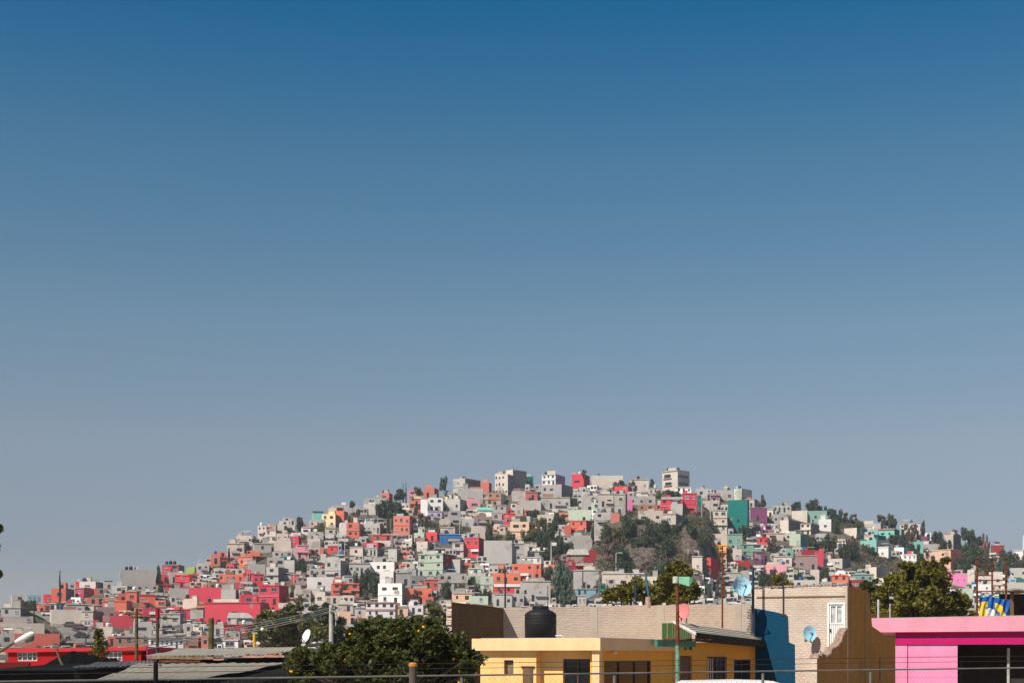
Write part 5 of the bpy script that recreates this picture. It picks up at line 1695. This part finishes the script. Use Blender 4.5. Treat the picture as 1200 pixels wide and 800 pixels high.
sh = empty('wooden_shack', (P(1183,0,60).x, 60, 2.4)); zs_ = lambda py: z_at(py, 60)-2.4
mb = MB(); mb.box(0, 1.6, 1.2, 1.3, 0, zs_(694)); mb.build('back_boards', simple('boards_dark', (.05,.035,.025), .9, var=.5), sh)
mb = MB(); mb.box(.04, .16, -.05, .05, 0, zs_(693)); mb.build('post', simple('timber', (.20,.11,.06), .9, var=.4), sh)
mb = MB(); mb.box(1.0, 1.1, -.05, .05, 0, zs_(693)); mb.build('post', bpy.data.materials['timber'], sh)
mb = MB(); 
for k in range(16): 
    xx = -.15+.12*k; mb.box(xx, xx+.08, -.4, 1.4, zs_(692)+.04*math.sin(k*.7), zs_(692)+.06+.04*math.sin(k*.7)); mb.box(xx+.08, xx+.12, -.38, 1.4, zs_(692)-.02+.04*math.sin(k*.7), zs_(692)+.03+.04*math.sin(k*.7))
mb.build('tin_roof', simple('tin_pale', (.42,.38,.33), .8, var=.4), sh)
mb = MB()
for k, (a, b_) in enumerate(((.35,.9),(.5,.8),(.2,.7))): mb.box(a, b_, .2, .9, .38*k, .38*k+.36)
mb.build('stacked_blocks', m_raw, sh)
tag(sh, 'dark timber shack with tin roof at the right edge behind the pink roof', 'shack')
sl = MB(); 
sl.prism([(P(1178,0,75).x,75),(P(1215,0,75).x,75),(P(1215,0,85).x,85),(P(1178,0,85).x,85)], 3.0, [z_at(692,75),z_at(693,75),z_at(682,85),z_at(682,85)])
tag(sl.build('flat_concrete_roof', m_conc), 'pale bare roof just behind the timber shack', 'roof')

# ---- corrugated roofs at lower left
def corrugated(name, label, quad, mat, wl=.17, amp=.016, under=None, run=1):
    """quad: near-left, near-right, far-right, far-left world points; waves run from near to far"""
    nl, nr, fr, fl_ = [Vector(p) for p in quad]; Ln = (nr-nl).length; k = max(8, int(Ln/wl*6)); mb = MB(); M_ = 10
    grid = []
    r9 = rnd(name, label)
    for j in range(M_+1):
        t = j/M_; row = []
        for i in range(k+1):
            u = i/k; p = nl.lerp(nr, u).lerp(fl_.lerp(fr, u), t)
            z = amp*math.sin(u*Ln/wl*2*math.pi) + .03*mnoise.noise((u*9, t*3, 1)) - (.03 if int(t*3.001) % 2 else 0)
            row.append((p.x, p.y, p.z+z))
        grid.append(row)
    for j in range(M_):
        for i in range(k): mb.quad(grid[j][i], grid[j][i+1], grid[j+1][i+1], grid[j+1][i])
    o_ = mb.build('corrugated_sheet', mat); m_ = o_.modifiers.new('thick', 'SOLIDIFY'); m_.thickness = .012; m_.offset = -1
    return o_
m_cor = plaster('fibre_cement_sheet', (.37,.33,.275), .9, 1.4)
m_cor2 = plaster('fibre_cement_sheet_old', (.28,.25,.20), .9, 1.4)
m_cor3 = plaster('lilac_grey_sheet', (.10,.09,.10), .6)
def shed(label, quad, mat, walls, wmat, name='corrugated_shed'):
    c = Vector(quad[0]); root = empty(name, (c.x, c.y, 0)); s = corrugated(name, label, quad, mat)
    s.name = 'roof_sheet'; s.parent = root; s.location = (-c.x, -c.y, 0)
    mb = MB()
    for (a, b_, zt_) in walls:
        a = Vector((a[0]-c.x, a[1]-c.y)); b_ = Vector((b_[0]-c.x, b_[1]-c.y)); d = (b_-a).normalized(); nrm = Vector((-d.y, d.x))*.15
        zt2 = zt_ if isinstance(zt_, tuple) else (zt_, zt_)
        mb.prism([tuple(a), tuple(b_), tuple(b_+nrm), tuple(a+nrm)], 0, [zt2[0], zt2[1], zt2[1], zt2[0]])
    mb.build('wall', wmat, root)
    return tag(root, label, 'shed')
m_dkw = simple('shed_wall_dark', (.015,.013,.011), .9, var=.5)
# upper long roof
qa = [P(166,768.5,54), P(345,765.5,54), P(345,757.5,62), P(168,757.5,62)]
qa = [P(170,768,52), P(330,766,54), P(348,757,62), P(215,758.5,62)]
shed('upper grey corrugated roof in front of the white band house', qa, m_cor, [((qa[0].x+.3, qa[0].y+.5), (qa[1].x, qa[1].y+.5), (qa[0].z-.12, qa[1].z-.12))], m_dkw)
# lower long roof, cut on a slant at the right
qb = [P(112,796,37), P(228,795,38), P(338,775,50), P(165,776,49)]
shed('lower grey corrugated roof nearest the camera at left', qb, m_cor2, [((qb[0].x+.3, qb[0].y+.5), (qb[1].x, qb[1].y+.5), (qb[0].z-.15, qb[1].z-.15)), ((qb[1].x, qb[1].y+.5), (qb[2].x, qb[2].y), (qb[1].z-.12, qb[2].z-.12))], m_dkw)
# dark shed in shade under its right end
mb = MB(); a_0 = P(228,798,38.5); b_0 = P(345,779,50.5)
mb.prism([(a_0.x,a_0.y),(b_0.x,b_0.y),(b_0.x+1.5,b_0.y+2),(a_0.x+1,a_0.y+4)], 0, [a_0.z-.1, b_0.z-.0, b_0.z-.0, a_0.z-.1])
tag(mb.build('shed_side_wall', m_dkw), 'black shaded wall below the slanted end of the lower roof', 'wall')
# lilac-grey sheet between tarp and lower roof
qc = [P(84,781,46), P(190,779,47), P(182,772,54), P(118,775,54)]
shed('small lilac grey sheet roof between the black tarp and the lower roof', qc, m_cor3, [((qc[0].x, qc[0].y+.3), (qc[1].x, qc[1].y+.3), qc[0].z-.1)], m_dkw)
# rubble of planks, tiles and old boards between the two long roofs
def junk():
    r9 = random.Random(21); mats_ = [simple('plank_old', (.30,.20,.13), .9, var=.5), simple('tile_pink', (.55,.28,.22), .9, var=.3), M['rust'], m_cor]
    for (px0, px1, py, D, mi, th_, dp, nm, lb, tilt) in (
        (172, 250, 771.5, 50.5, 0, .10, .25, 'timber_beam', 'long weathered beam lying between the two corrugated roofs', -.012),
        (262, 288, 769.5, 51, 3, .06, .8, 'loose_sheet', 'loose pale sheet tilted on the gap between the corrugated roofs', .10),
        (250, 262, 773.0, 50, 1, .05, .6, 'broken_tiles', 'small pile of pinkish tiles left of the loose pale sheet', .02),
        (284, 333, 770.0, 51, 1, .07, .9, 'pink_board', 'pinkish board lying right of the loose pale sheet', .015),
        (312, 330, 766.5, 52, 0, .05, .5, 'plank', 'short brown plank lying over the pinkish board', .12),
        (186, 234, 776.0, 49, 2, .08, .3, 'rusty_beam', 'rusty beam under the long weathered beam', .0)):
        a = P(px0, py, D); b_ = P(px1, py, D); L_ = b_.x-a.x; mb = MB(); k = max(3, int(L_/.35))
        for i in range(k):
            x = L_*i/k; mb.v  # broken into slightly shifted lengths
            zt_ = tilt*L_*i/k+r9.uniform(-.01, .01)
            if i == 0 or True: mb.box(x+.002, x+L_/k, 0, dp, zt_, zt_+th_)
        tag(mb.build(nm, mats_[mi], None, tuple(a)), lb, nm.replace('_', ' '), None)
junk()

# ---- red house
Dr_ = 75.0; rx0 = P(6,0,Dr_).x; rx1 = P(172,0,Dr_).x; Wr = rx1-rx0
rh = empty('red_house', (rx0, Dr_, 0), 0)
m_rf = plaster('paint_red_fascia', (.52,.035,.04), .3); m_rw = plaster('paint_red', (.38,.010,.012), .25)
zrt, zrb = z_at(758, Dr_), z_at(762, Dr_)
mb = MB(); mb.vprism([(-.1, zrb-.09), (Wr, zrb+.02), (Wr, zrt+.02), (-.1, zrt-.06)], -.16, 5.5); mb.build('roof_slab', m_rf, rh)
def rX(px): return P(px,0,Dr_).x-rx0
def rZ(py): return z_at(py, Dr_)
mb = MB(); w1 = (rX(20), rX(43.5), rZ(774), rZ(763.4)); w2 = (rX(122), rX(143), rZ(776), rZ(763))
wall_open(mb, .15, Wr-.5, 0, zrb-.10, 0, .2, [w1, w2]); mb.box(.15, .35, .2, 5, 0, zrb-.1); mb.build('front_wall', m_rw, rh)
for ww in (w1, w2): window_set(rh, *ww, .1, 3, M['frame_w'], simple('glass_reflecting', (.25,.26,.25), .25, var=.8, scale=1.2), 1, fw=.045)
mb = MB(); mb.box(Wr-.5, Wr-.3, .0, 5, 0, zrb-.02); mb.build('side_wall', m_rw, rh)
tag(rh, 'bright red flat-roofed house with two white framed windows', 'house')
# magenta low wall in shade at its right
Ma = P(173, 0, 74); Mb_ = P(228, 0, 96); angm = math.atan2(Mb_.y-Ma.y, Mb_.x-Ma.x); o, a_ = local((Ma.x, Ma.y), angm); Lm = math.hypot(Mb_.x-Ma.x, Mb_.y-Ma.y)
mb = MB(); mb.vprism([(0,0),(Lm,0),(Lm,z_at(760,96)),(0,z_at(757,74))], 0, .06)
t = mb.build('magenta_wall', plaster('paint_magenta_wall', (.36,.02,.10), .3), None, o, a_); tag(t, 'shaded magenta wall at the right end of the red house', 'wall')
# dark tarpaulin heap and dark roofs at bottom left
def heap():
    mb = MB(); nx, ny = 60, 16; x0, x1 = P(28,0,60).x, P(132,0,60).x
    ky = [0, .12, .28, .40, .50, .62, .74, .86, 1.0]; kz = [783, 777, 768, 762.5, 764.5, 766, 770.5, 771, 777]
    def pos(i, j):
        u = i/nx; v = j/ny; ridge = z_at(float(np.interp(u, ky, kz)), 61.5)
        base = z_at(786, 60); e = math.sin(min(v*1.35, 1)*math.pi/2)*(1 if v < .75 else 1-(v-.75)*1.5)
        z = base+(ridge-base)*e + .09*mnoise.noise((u*14, v*5, 2)) + .05*mnoise.noise((u*40, v*9, 5))
        return (x0+(x1-x0)*u, 60+v*2.6, z)
    for i in range(nx):
        for j in range(ny): mb.quad(pos(i,j), pos(i+1,j), pos(i+1,j+1), pos(i,j+1))
    mb.v += []; 
    o_ = mb.build('tarp_heap', simple('tarp_black', (.005,.005,.005), 1.0, var=.4, scale=2, bump=.4)); tag(o_, 'crumpled black tarpaulin heaped in front of the red house', 'tarpaulin')
    m_ = o_.modifiers.new('thick', 'SOLIDIFY'); m_.thickness = .02
heap()
bl = empty('dark_shed', (P(-20,0,50).x, 50, 0))
x0, x1 = 0, P(112,0,50).x-P(-20,0,50).x
mb = MB(); mb.box(0, x1, 0, .2, 0, z_at(786,50)); mb.box(x1-.2, x1, .2, 9, 0, z_at(786,50)-.02); mb.build('wall', m_dkw, bl)
mb = MB(); mb.prism([(-.2,-.3),(x1+.1,-.3),(x1+.1,9.3),(-.2,9.3)], [z_at(786,50)+.003]*4, [z_at(785,50), z_at(785,50), z_at(777,59), z_at(777,59)]); mb.build('felt_roof', simple('roof_felt_black', (.006,.006,.006), 1.0, var=.5, scale=1.5), bl)  # near-black sloping top of the shed
tag(bl, 'long black felt roofed shed at the bottom left corner', 'shed')
mb = MB(); mb.box(0, P(34,0,66).x-P(-20,0,66).x, 0, .2, 0, z_at(775.5,66))
tag(mb.build('low_red_wall', plaster('paint_dull_red', (.13,.01,.008), .4), None, (P(-20,0,66).x, 66, 0)), 'low dull red wall in front of the red house at the left edge', 'wall')
# white framed greenhouse-like bit at extreme left
mb = MB(); mb.box(0, 1.7, 0, .2, 0, z_at(773,80)); mb.box(0, 1.75, -.06, -.002, z_at(766.5,80), z_at(765,80)); tag(mb.build('pale_annex', m_conc, None, (P(-30,0,80).x, 80, 0)), 'pale low annex wall left of the red house', 'wall')

# ---- street light head and arm at far left, near camera
Dl = 24.0
sl_ = empty('street_lamp', P(-8, 768, Dl)); o0 = P(-8, 768, Dl)
mb = MB(); mb.tube([(0,0,-3.0),(0,0,-.02),(.12,0,.08),tuple(P(18,751.5,Dl)-o0)], [.05,.045,.03,.025], 8); mb.build('arm', simple('arm_brown', (.16,.12,.08), .7), sl_)
mb = MB(); a = P(17,752.5,Dl)-o0; b_ = P(40,741.5,Dl)-o0
mb.tube([tuple(a), tuple(a.lerp(b_,.25)), tuple(a.lerp(b_,.6)), tuple(a.lerp(b_,.9)), tuple(b_)], [.022,.045,.06,.055,.02], 12); lhd = mb.build('lamp_head', simple('lamp_white', (.72,.72,.70), .4), sl_, smooth=True)
mb = MB(); mb.tube([tuple(a.lerp(b_,.5)+Vector((.02,0,-.05))), tuple(a.lerp(b_,.8)+Vector((.02,0,-.055))), tuple(a.lerp(b_,.95)+Vector((0,0,-.03)))], [.035,.055,.03], 12); mb.build('lens', simple('lamp_lens', (.10,.09,.08), .2), lhd)
tag(sl_, 'white street light head on a slanting arm at the left edge', 'street lamp')

# ---- other posts at left
m_mossy = simple('post_mossy', (.11,.095,.04), .95, var=.5)
def crosspole(x, ytop, ybot, D, r, mat, label, arms):
    c = P(x, ybot, D); t = empty('utility_pole', c); hg = (ybot-ytop)/F*D
    mb = MB(); mb.tube([(0,0,-1),(0,0,hg)], [r, r*.8], 10); mb.build('shaft', mat, t)
    for (dy, x0_, x1_, sl2) in arms:
        mb = MB(); z = hg-dy/F*D; mb.tube([(x0_,0,z),(x1_,0,z+sl2)], .035, 6)
        mb.build('crossarm', mat, t)
        for k in range(3):
            xx = x0_+(x1_-x0_)*(k+.5)/3; q = MB(); q.lathe([(0,0),(.02,0),(.025,.03),(.012,.06),(0,.06)], 8, (xx,0,z+.03)); q.build('insulator', M['wire'], t)
    return tag(t, label, 'pole', 'utility poles at the near left')
crosspole(160, 716, 783, 64, .085, m_mossy, 'mossy pole with two short crossarms before the red house', [(3,-.55,.25,0),(7,-.3,.3,0)])
tp = crosspole(184.5, 712.5, 784, 62, .075, M['wood'], 'dark reddish pole with a drooping crossarm above the corrugated roofs', [(9.5,-.95,.9,-.09)])
# top of the dark pole is painted red
mb = MB(); mb.tube([(0,0,0),(0,0,.42)], .09, 10); mb.build('red_sleeve', simple('paint_red_cap', (.35,.02,.03), .7), tp, (0, 0, z_at(723.5,62)-z_at(784,62)))
cps = P(247.3, 758, 60); t = empty('cactus_column', cps); mb = MB()
mb.tube([(0,0,-.5),(.0,0,.4),(.01,0,.9),(0,0,1.14),(.0,0,1.22)], [.115,.12,.115,.125,.115], 12); mb.build('stem', m_mossy, t); tag(t, 'thick mossy stump post above the upper corrugated roof', 'post')
tubething('yellow_post', 'short yellow post beside the round olive tree', 'post', [('shaft', [tuple(P(298,760,62)), tuple(P(298,742.5,62))], .06, simple('paint_ochre', (.65,.38,.04), .7)), ('cap_bar', [tuple(P(295,741.5,62)), tuple(P(301.5,741.5,62))], .035, M['pole'])])
tubething('leaning_pole', 'crooked brown pole leaning on the black tarpaulin', 'pole', [('shaft', [tuple(P(76,785,57)), tuple(P(70,772,57)), tuple(P(66,759.5,57))], [.06,.05,.045], simple('stick_brown', (.17,.12,.07), .9)), ('tie', [tuple(P(65,760.5,57)), tuple(P(68,760.5,57))], .035, M['wire'])])
gl = P(307.5, 737, 63); t = empty('globe_lamp', gl); mb = MB(); mb.lathe([(0,-.08),(.05,-.075),(.08,-.02),(.08,.03),(.05,.07),(0,.085)], 14); mb.build('globe', M['tank_w'], t, smooth=True)
mb = MB(); mb.tube([(0,0,-.08),(0,0,-.9)], .015, 6); mb.build('stem', M['wire'], t); tag(t, 'tiny white globe lamp in front of the round olive tree', 'lamp')
# concrete pole and its wires
Dc = 110.0; cp = P(388, 757, Dc); t = empty('utility_pole', cp); hg = (757-708)/F*Dc
mb = MB(); mb.tube([(0,0,-4),(0,0,hg)], [.20,.15], 12); mb.build('shaft', M['pole'], t)
mb = MB(); mb.box(-.10, .9, -.3, -.22, hg-.55, hg-.45); mb.box(.35, .42, -.3, -.22, hg-1.6, hg-.5); mb.build('crossarm', M['pole'], t)
mb = MB(); mb.lathe([(0,0),(.12,0),(.12,.35),(0,.35)], 10, (.45,-.3,hg-1.2)); mb.build('transformer_can', M['pole'], t)
tag(t, 'pale concrete pole at which the slanting wires end', 'pole', 'utility poles at the near left')
m_wl = simple('wire_pale', (.42,.40,.37), .6)
for k, (ya, yb_, rr_) in enumerate(((711.5, 748, .020), (713.5, 750.0, .014), (715.5, 753.5, .026), (717, 756.5, .022))):
    a = P(388, ya, Dc); b_ = P(150+8*k, yb_+3, 60); pts = []
    for i in range(25):
        u = i/24; p = a.lerp(b_, u); p.z -= .55*4*u*(1-u)*.35; pts.append(tuple(p))
    mb = MB(); mb.tube(pts, rr_, 5); tag(mb.build('overhead_wire', m_wl), ['topmost', 'second', 'third', 'lowest'][k]+' of the pale wires slanting down left from the concrete pole', 'wire', 'wires from the concrete pole')

# ---- fence close to the camera: rail, posts, strands, netting
fa = P(-40, 798.6, 17.0); fb_ = P(1240, 781.4, 25.0)
fe = empty('wire_fence', (fa.x, fa.y, 0)); o0 = Vector((fa.x, fa.y, 0)); m_rail = simple('rail_galvanised', (.17,.165,.16), .6, var=.4, scale=1.5)
mb = MB(); mb.tube([tuple(fa-o0), tuple(fb_-o0)], .0125, 8); mb.build('top_rail', m_rail, fe)
fdir = (fb_-fa)
def fpt(px):
    a = (px-600)/F; t_ = (a*fa.y-fa.x)/(fdir.x-a*fdir.y); return fa+fdir*t_
for px in (182, 541, 720, 894, 1020):
    p = fpt(px)-o0; q = MB(); q.tube([(p.x, p.y, .0), (p.x, p.y, p.z-.03)], .022, 8); q.build('post', m_rail, fe)
for k, dz in enumerate((.085, .145)):
    mb = MB(); mb.tube([tuple(fa-o0+Vector((0,0,dz))), tuple(fb_-o0+Vector((0,0,dz*1.4)))], .0035, 4); mb.build('strand', M['wire'], fe)
mb = MB(); Lh = Vector((fdir.x, fdir.y)).length; du = fdir/ Lh
n_ = int(Lh/.09)
for i in range(n_):
    for s_ in (1, -1):
        a = fa-o0+fdir*(i/n_); b_ = a+fdir*(s_*.6/Lh); w_ = .001
        a = a+Vector((0,0,-.02)); b_ = b_+Vector((0,0,-.62))
        mb.quad((a.x-w_, a.y, a.z), (a.x+w_, a.y, a.z), (b_.x+w_, b_.y, b_.z), (b_.x-w_, b_.y, b_.z))
o_ = mb.build('netting', M['wire'], fe); m_ = o_.modifiers.new('thick', 'SOLIDIFY'); m_.thickness = .0015
tag(fe, 'wire fence with a grey top rail crossing close to the camera', 'fence')
bp_ = P(484, 800, 15.5); t = empty('bollard', (bp_.x, 15.5, 0)); mb = MB(); mb.tube([(0,0,0),(0,0,z_at(781,15.5))], .042, 12); mb.build('shaft', simple('post_dark', (.10,.08,.07), .8), t)
mb = MB(); mb.lathe([(.042,0),(.048,.01),(.046,.035),(.03,.048),(0,.05)], 16, (0,0,z_at(781,15.5))); mb.build('cap', simple('cap_orange', (.50,.20,.03), .6), t); tag(t, 'dark post with orange cap in front of the orange tree', 'post')
bp_ = P(182.5, 800, 13.5); t = empty('bollard', (bp_.x, 13.5, 0)); mb = MB(); mb.tube([(0,0,0),(0,0,z_at(778,13.5)),(0,0,z_at(774,13.5))], [.026,.022,.014], 12); mb.build('shaft', simple('post_black', (.010,.010,.010), .9), t); tag(t, 'black post in front of the lower corrugated roof', 'post')

# ---- white van behind the fence, only its roof reaches the picture
vx0 = P(797,0,37).x; vL = P(962,0,37).x-vx0; zvan = z_at(796.6, 37)
vn = empty('white_van', (vx0+vL/2, 38, 0)); m_van = simple('van_white', (.78,.78,.78), .3, var=.05); hL = vL/2
mb = MB(); mb.vprism([(-hL,.35),(hL-.3,.35),(hL,.5),(hL,1.0),(hL-.5,1.15),(hL-.95,zvan-.10),(hL-1.2,zvan-.02),(-.2,zvan),(-hL+.25,zvan-.03),(-hL,zvan-.14)], -.9, .9); mb.build('body', m_van, vn)
mb = MB(); mb.vprism([(hL-1.05,1.2),(hL-.62,1.2),(hL-1.0,zvan-.25),(hL-1.3,zvan-.25)], -.915, .915); mb.build('cab_window', m_dkglass, vn)
for a in (-hL+.7, hL-.8):
    for b_ in (-.82, .82):
        q = MB(); q.tube([(a,b_-.1,.33),(a,b_+.1,.33)], .33, 18); w_ = q.build('wheel', M['wire'], vn); q = MB(); q.tube([(a,b_-.11,.33),(a,b_+.11,.33)], .17, 12); q.build('rim', M['frame_g'], w_)
tag(vn, 'white van parked behind the fence, only its roof top showing', 'van')

# ---- near and middle trees
def big_tree(name, label, cat, pts_px, D, depth, leaf, n, mat, seed, trunk=True, fruit=0, fill=1.0, group=None):
    """pts_px: list of (x, y, rx, ry) lobes in photo pixels at distance D; each lobe gets clumps with gaps"""
    r = random.Random(seed); c0 = P(sum(p[0] for p in pts_px)/len(pts_px), HY, D)
    t = empty(name, (c0.x, D, 0)); o0 = Vector((c0.x, D, 0)); mb = MB(); lobes = []
    tot = sum(p[2]*p[3] for p in pts_px)
    for (x, y, rx, ry) in pts_px:
        c = P(x, y, D)-o0; RX, RY = rx/F*D, ry/F*D; dz_ = r.uniform(-.35, .35)*depth
        ncl = max(5, int(14*fill*rx*ry/tot*len(pts_px)))
        cl = []
        for k in range(ncl):
            u = r.uniform(-1, 1); a = r.uniform(0, 6.28); q = math.sqrt(1-u*u); rad = r.uniform(.45, .95)
            cl.append((Vector((c.x+q*math.cos(a)*RX*rad, c.y+dz_+q*math.sin(a)*depth*.8*rad, c.z+u*RY*rad)), r.uniform(.22, .42)*(RX+RY)/2))
        lobes.append(cl)
        for k in range(int(n*rx*ry/tot)):
            cc, cr = cl[k % ncl]
            u = r.uniform(-1, 1); a = r.uniform(0, 6.28); q = math.sqrt(1-u*u); rad = cr*r.random()**.4*r.uniform(.8, 1.25)
            p = cc+Vector((q*math.cos(a), q*math.sin(a), u*.85))*rad
            d1 = Vector((r.gauss(0,1), r.gauss(0,1), r.gauss(0,.7)-.4)).normalized(); d2 = d1.cross(Vector((r.gauss(0,1), r.gauss(0,1), r.gauss(0,1)))).normalized()
            s = leaf*r.uniform(.6, 1.35); d1 *= s; d2 *= s*.5
            mb.quad(tuple(p-d1), tuple(p+d2), tuple(p+d1), tuple(p-d2))
    mb.build('crown', mat, t)
    if trunk:
        tb = MB(); tb.tube([(0,0,0),(.05,0,1.2),(0,.05,2.0)], [leaf*1.2+.08, leaf+.07, leaf*.7+.05], 10)
        for cl in lobes:
            for cc, cr in cl[::3]:
                mid = Vector((cc.x*.45, cc.y*.45, 1.9+(cc.z-1.9)*.5)); tb.tube([(0,0,1.7), tuple(mid), tuple(cc)], [leaf*.5+.03, leaf*.35+.02, leaf*.12+.008], 6)
        tb.build('trunk', M['bark'], t)
    for k in range(fruit):
        cl = r.choice(lobes); cc, cr = r.choice(cl); a = r.uniform(3.3, 6.1); u = r.uniform(-.6, .7); q = math.sqrt(1-u*u)
        p = cc+Vector((q*math.cos(a), q*math.sin(a), u))*cr*1.02
        if p.y > depth*.3: continue
        f_ = link('orange', ORM, t, tuple(p))
    return tag(t, label, cat, group)
om = MB(); om.lathe([(0,-.032),(.019,-.027),(.030,-.010),(.032,.007),(.022,.025),(0,.032)], 10); ORM = om.mesh('orange_fruit', [simple('orange_peel', (.80,.36,.02), .5)], True)
# orange tree in front
big_tree('orange_tree', 'dense dark orange tree dotted with ripe fruit left of the yellow house', 'tree',
  [(362,782,24,22),(395,776,28,24),(430,768,28,30),(462,760,30,32),(497,757,30,30),(526,766,26,28),(543,780,20,24),(470,788,50,22),(415,792,50,18),(520,792,40,18),(375,796,40,14),(425,746,18,16),(474,742,22,17),(506,740,18,14)],
  31.0, 1.5, .058, 52000, LM['f'], 3, fruit=60, fill=2.6)
# street trees behind the wall
big_tree('leafy_tree', 'tall sunlit tree rising behind the mint headed lamp', 'tree', [(795,672,17,15),(785,685,18,14),(805,688,17,16),(797,700,20,14)], 100, 2.0, .19, 6000, LM['y'], 11)
big_tree('leafy_tree', 'lower yellow green tree behind the boundary wall right of centre', 'tree', [(733,693,18,10),(748,688,16,10),(765,696,18,10),(715,699,14,8)], 98, 1.6, .19, 4600, LM['y'], 12)
big_tree('leafy_tree', 'yellow green tree between the lower tree and the lamp', 'tree', [(776,694,12,14),(770,703,14,8)], 104, 1.5, .19, 1800, LM['y'], 13)
big_tree('leafy_tree', 'small yellowish tree top above the pale brick building', 'tree', [(913,680,9,9),(923,686,7,6)], 120, 1.5, .19, 1400, LM['y'], 14)
big_tree('leafy_tree', 'large bushy tree behind the pink roof', 'tree',
  [(1048,700,22,24),(1066,685,22,24),(1084,676,18,20),(1100,690,24,24),(1118,705,22,18),(1075,705,30,20),(1130,714,14,12),(1050,720,22,12),(1098,718,34,12),(1092,664,10,10),(1062,668,14,10)], 90, 3.2, .17, 17000, LM['y'], 15, fill=1.4)
big_tree('leafy_tree', 'narrow shaded tree between the ochre flank and the pink roof', 'tree', [(1021,690,11,14),(1026,708,12,18),(1016,683,8,8)], 100, 1.5, .18, 2600, LM['f'], 16)
big_tree('leafy_tree', 'big rounded olive tree crossed by the slanting wires', 'tree', [(310,735,20,18),(332,727,26,18),(352,730,24,18),(368,742,22,18),(325,748,30,14),(350,716,16,10)], 150, 4.5, .25, 11000, LM['o'], 17)
big_tree('leafy_tree', 'darker tree just behind the concrete pole', 'tree', [(382,722,14,14),(392,738,14,18),(374,712,12,8),(398,752,12,8)], 165, 3.0, .25, 4500, LM['d'], 18)
big_tree('leafy_tree', 'pale olive tree behind the top of the orange tree', 'tree', [(432,735,16,14),(448,727,12,10),(422,746,12,10)], 150, 3.0, .24, 3200, LM['o'], 19)
big_tree('leafy_tree', 'grey bush low behind the top of the orange tree', 'tree', [(505,718,12,12),(488,728,12,8),(518,726,9,10)], 150, 2.4, .22, 2400, LM['o'], 20)
# small conifer in front of the red house
def conifer():
    D = 66.; c = P(116, 768, D); t = empty('young_conifer', (c.x, D, 0)); r = random.Random(4); mb = MB(); zt_, zb2 = z_at(738, D), z_at(775, D)
    for k in range(15):
        f = k/15; z = zb2+(zt_-zb2)*f; R0 = .48*(1-f)**.8+.06; n_ = 6
        for j in range(n_):
            a = r.uniform(0, 6.28); tip = Vector((R0*math.cos(a), R0*math.sin(a), z+.10+.1*r.random()))
            for q in range(16):
                u = r.uniform(.2, 1.05); p = Vector((0,0,z)).lerp(tip, u)+Vector((r.gauss(0,.035), r.gauss(0,.035), r.gauss(0,.03)))
                d1 = Vector((r.gauss(0,1), r.gauss(0,1), r.gauss(0,1))).normalized()*.06; d2 = d1.cross(Vector((r.gauss(0,1), r.gauss(0,1), 1))).normalized()*.035
                mb.quad(tuple(p-d1), tuple(p+d2), tuple(p+d1), tuple(p-d2))
    mb.build('crown', LM['y'], t); q = MB(); q.tube([(0,0,0),(0,0,zt_)], [.05,.012], 8); q.build('trunk', M['bark'], t)
    tag(t, 'young yellowish conifer in front of the red house', 'tree')
conifer()
# bare tree at the foot of the sloping street
def bare():
    D = float(dist_at(np.array([101.]), np.array([754.]))[0])-6; c = P(100, 754, D); t = empty('bare_tree', c); r = random.Random(14); mb = MB()
    def br(p, d, L_, rad, k):
        e = p+d*L_; mb.tube([tuple(p), tuple(p.lerp(e,.5)+Vector((r.gauss(0,.1), 0, r.gauss(0,.1)))), tuple(e)], [rad, rad*.8, rad*.6], 5)
        if k: 
            for q in range(3): br(e, (d+Vector((r.gauss(0,.6), r.gauss(0,.6), r.gauss(0,.25)))).normalized(), L_*.72, rad*.6, k-1)
    br(Vector((0,0,-1)), Vector((.03,0,1)), 2.6, .26, 4)
    mb.build('trunk', M['bark'], t); tag(t, 'leafless street tree at the foot of the sloping street', 'tree')
bare()
# palm fronds entering at the left edge: the crown of a slender tree just outside the picture
def edge_tree():
    D = 40.; c = P(-14, 768, D); t = empty('pepper_tree', (c.x, D, 0)); r = random.Random(3); mb = MB(); o0 = Vector((c.x, D, 0))
    cls = [(-1,619,5), (-2,672,5), (-6,686,4), (-12,640,12), (-14,665,12), (-14,620,9), (-16,690,12)]
    for (x, y, rr_) in cls:
        cc = P(x, y, D)-o0; R0 = rr_/F*D
        for q in range(260 if rr_ < 7 else 420):
            v = Vector((r.gauss(0,1), r.gauss(0,1), r.gauss(0,1))).normalized()*R0*r.random()**.4; p = cc+v
            d1 = Vector((r.gauss(0,1), r.gauss(0,1), r.gauss(0,1)-.5)).normalized()*.05; d2 = d1.cross(Vector((r.gauss(0,1), 1, r.gauss(0,1)))).normalized()*.022
            mb.quad(tuple(p-d1), tuple(p+d2), tuple(p+d1), tuple(p-d2))
    mb.build('crown', LM['f'], t); q = MB(); q.tube([(0,0,0),(.02,0,3),(-.05,0,6.4)], [.12,.09,.04], 8)
    for (x, y, rr_) in cls: cc = P(x, y, D)-o0; q.tube([(0,0,cc.z-.6), tuple(cc)], [.03,.008], 5)
    q.build('trunk', M['bark'], t); tag(t, 'dark leafy twigs poking in at the left edge of the sky', 'tree')
edge_tree()
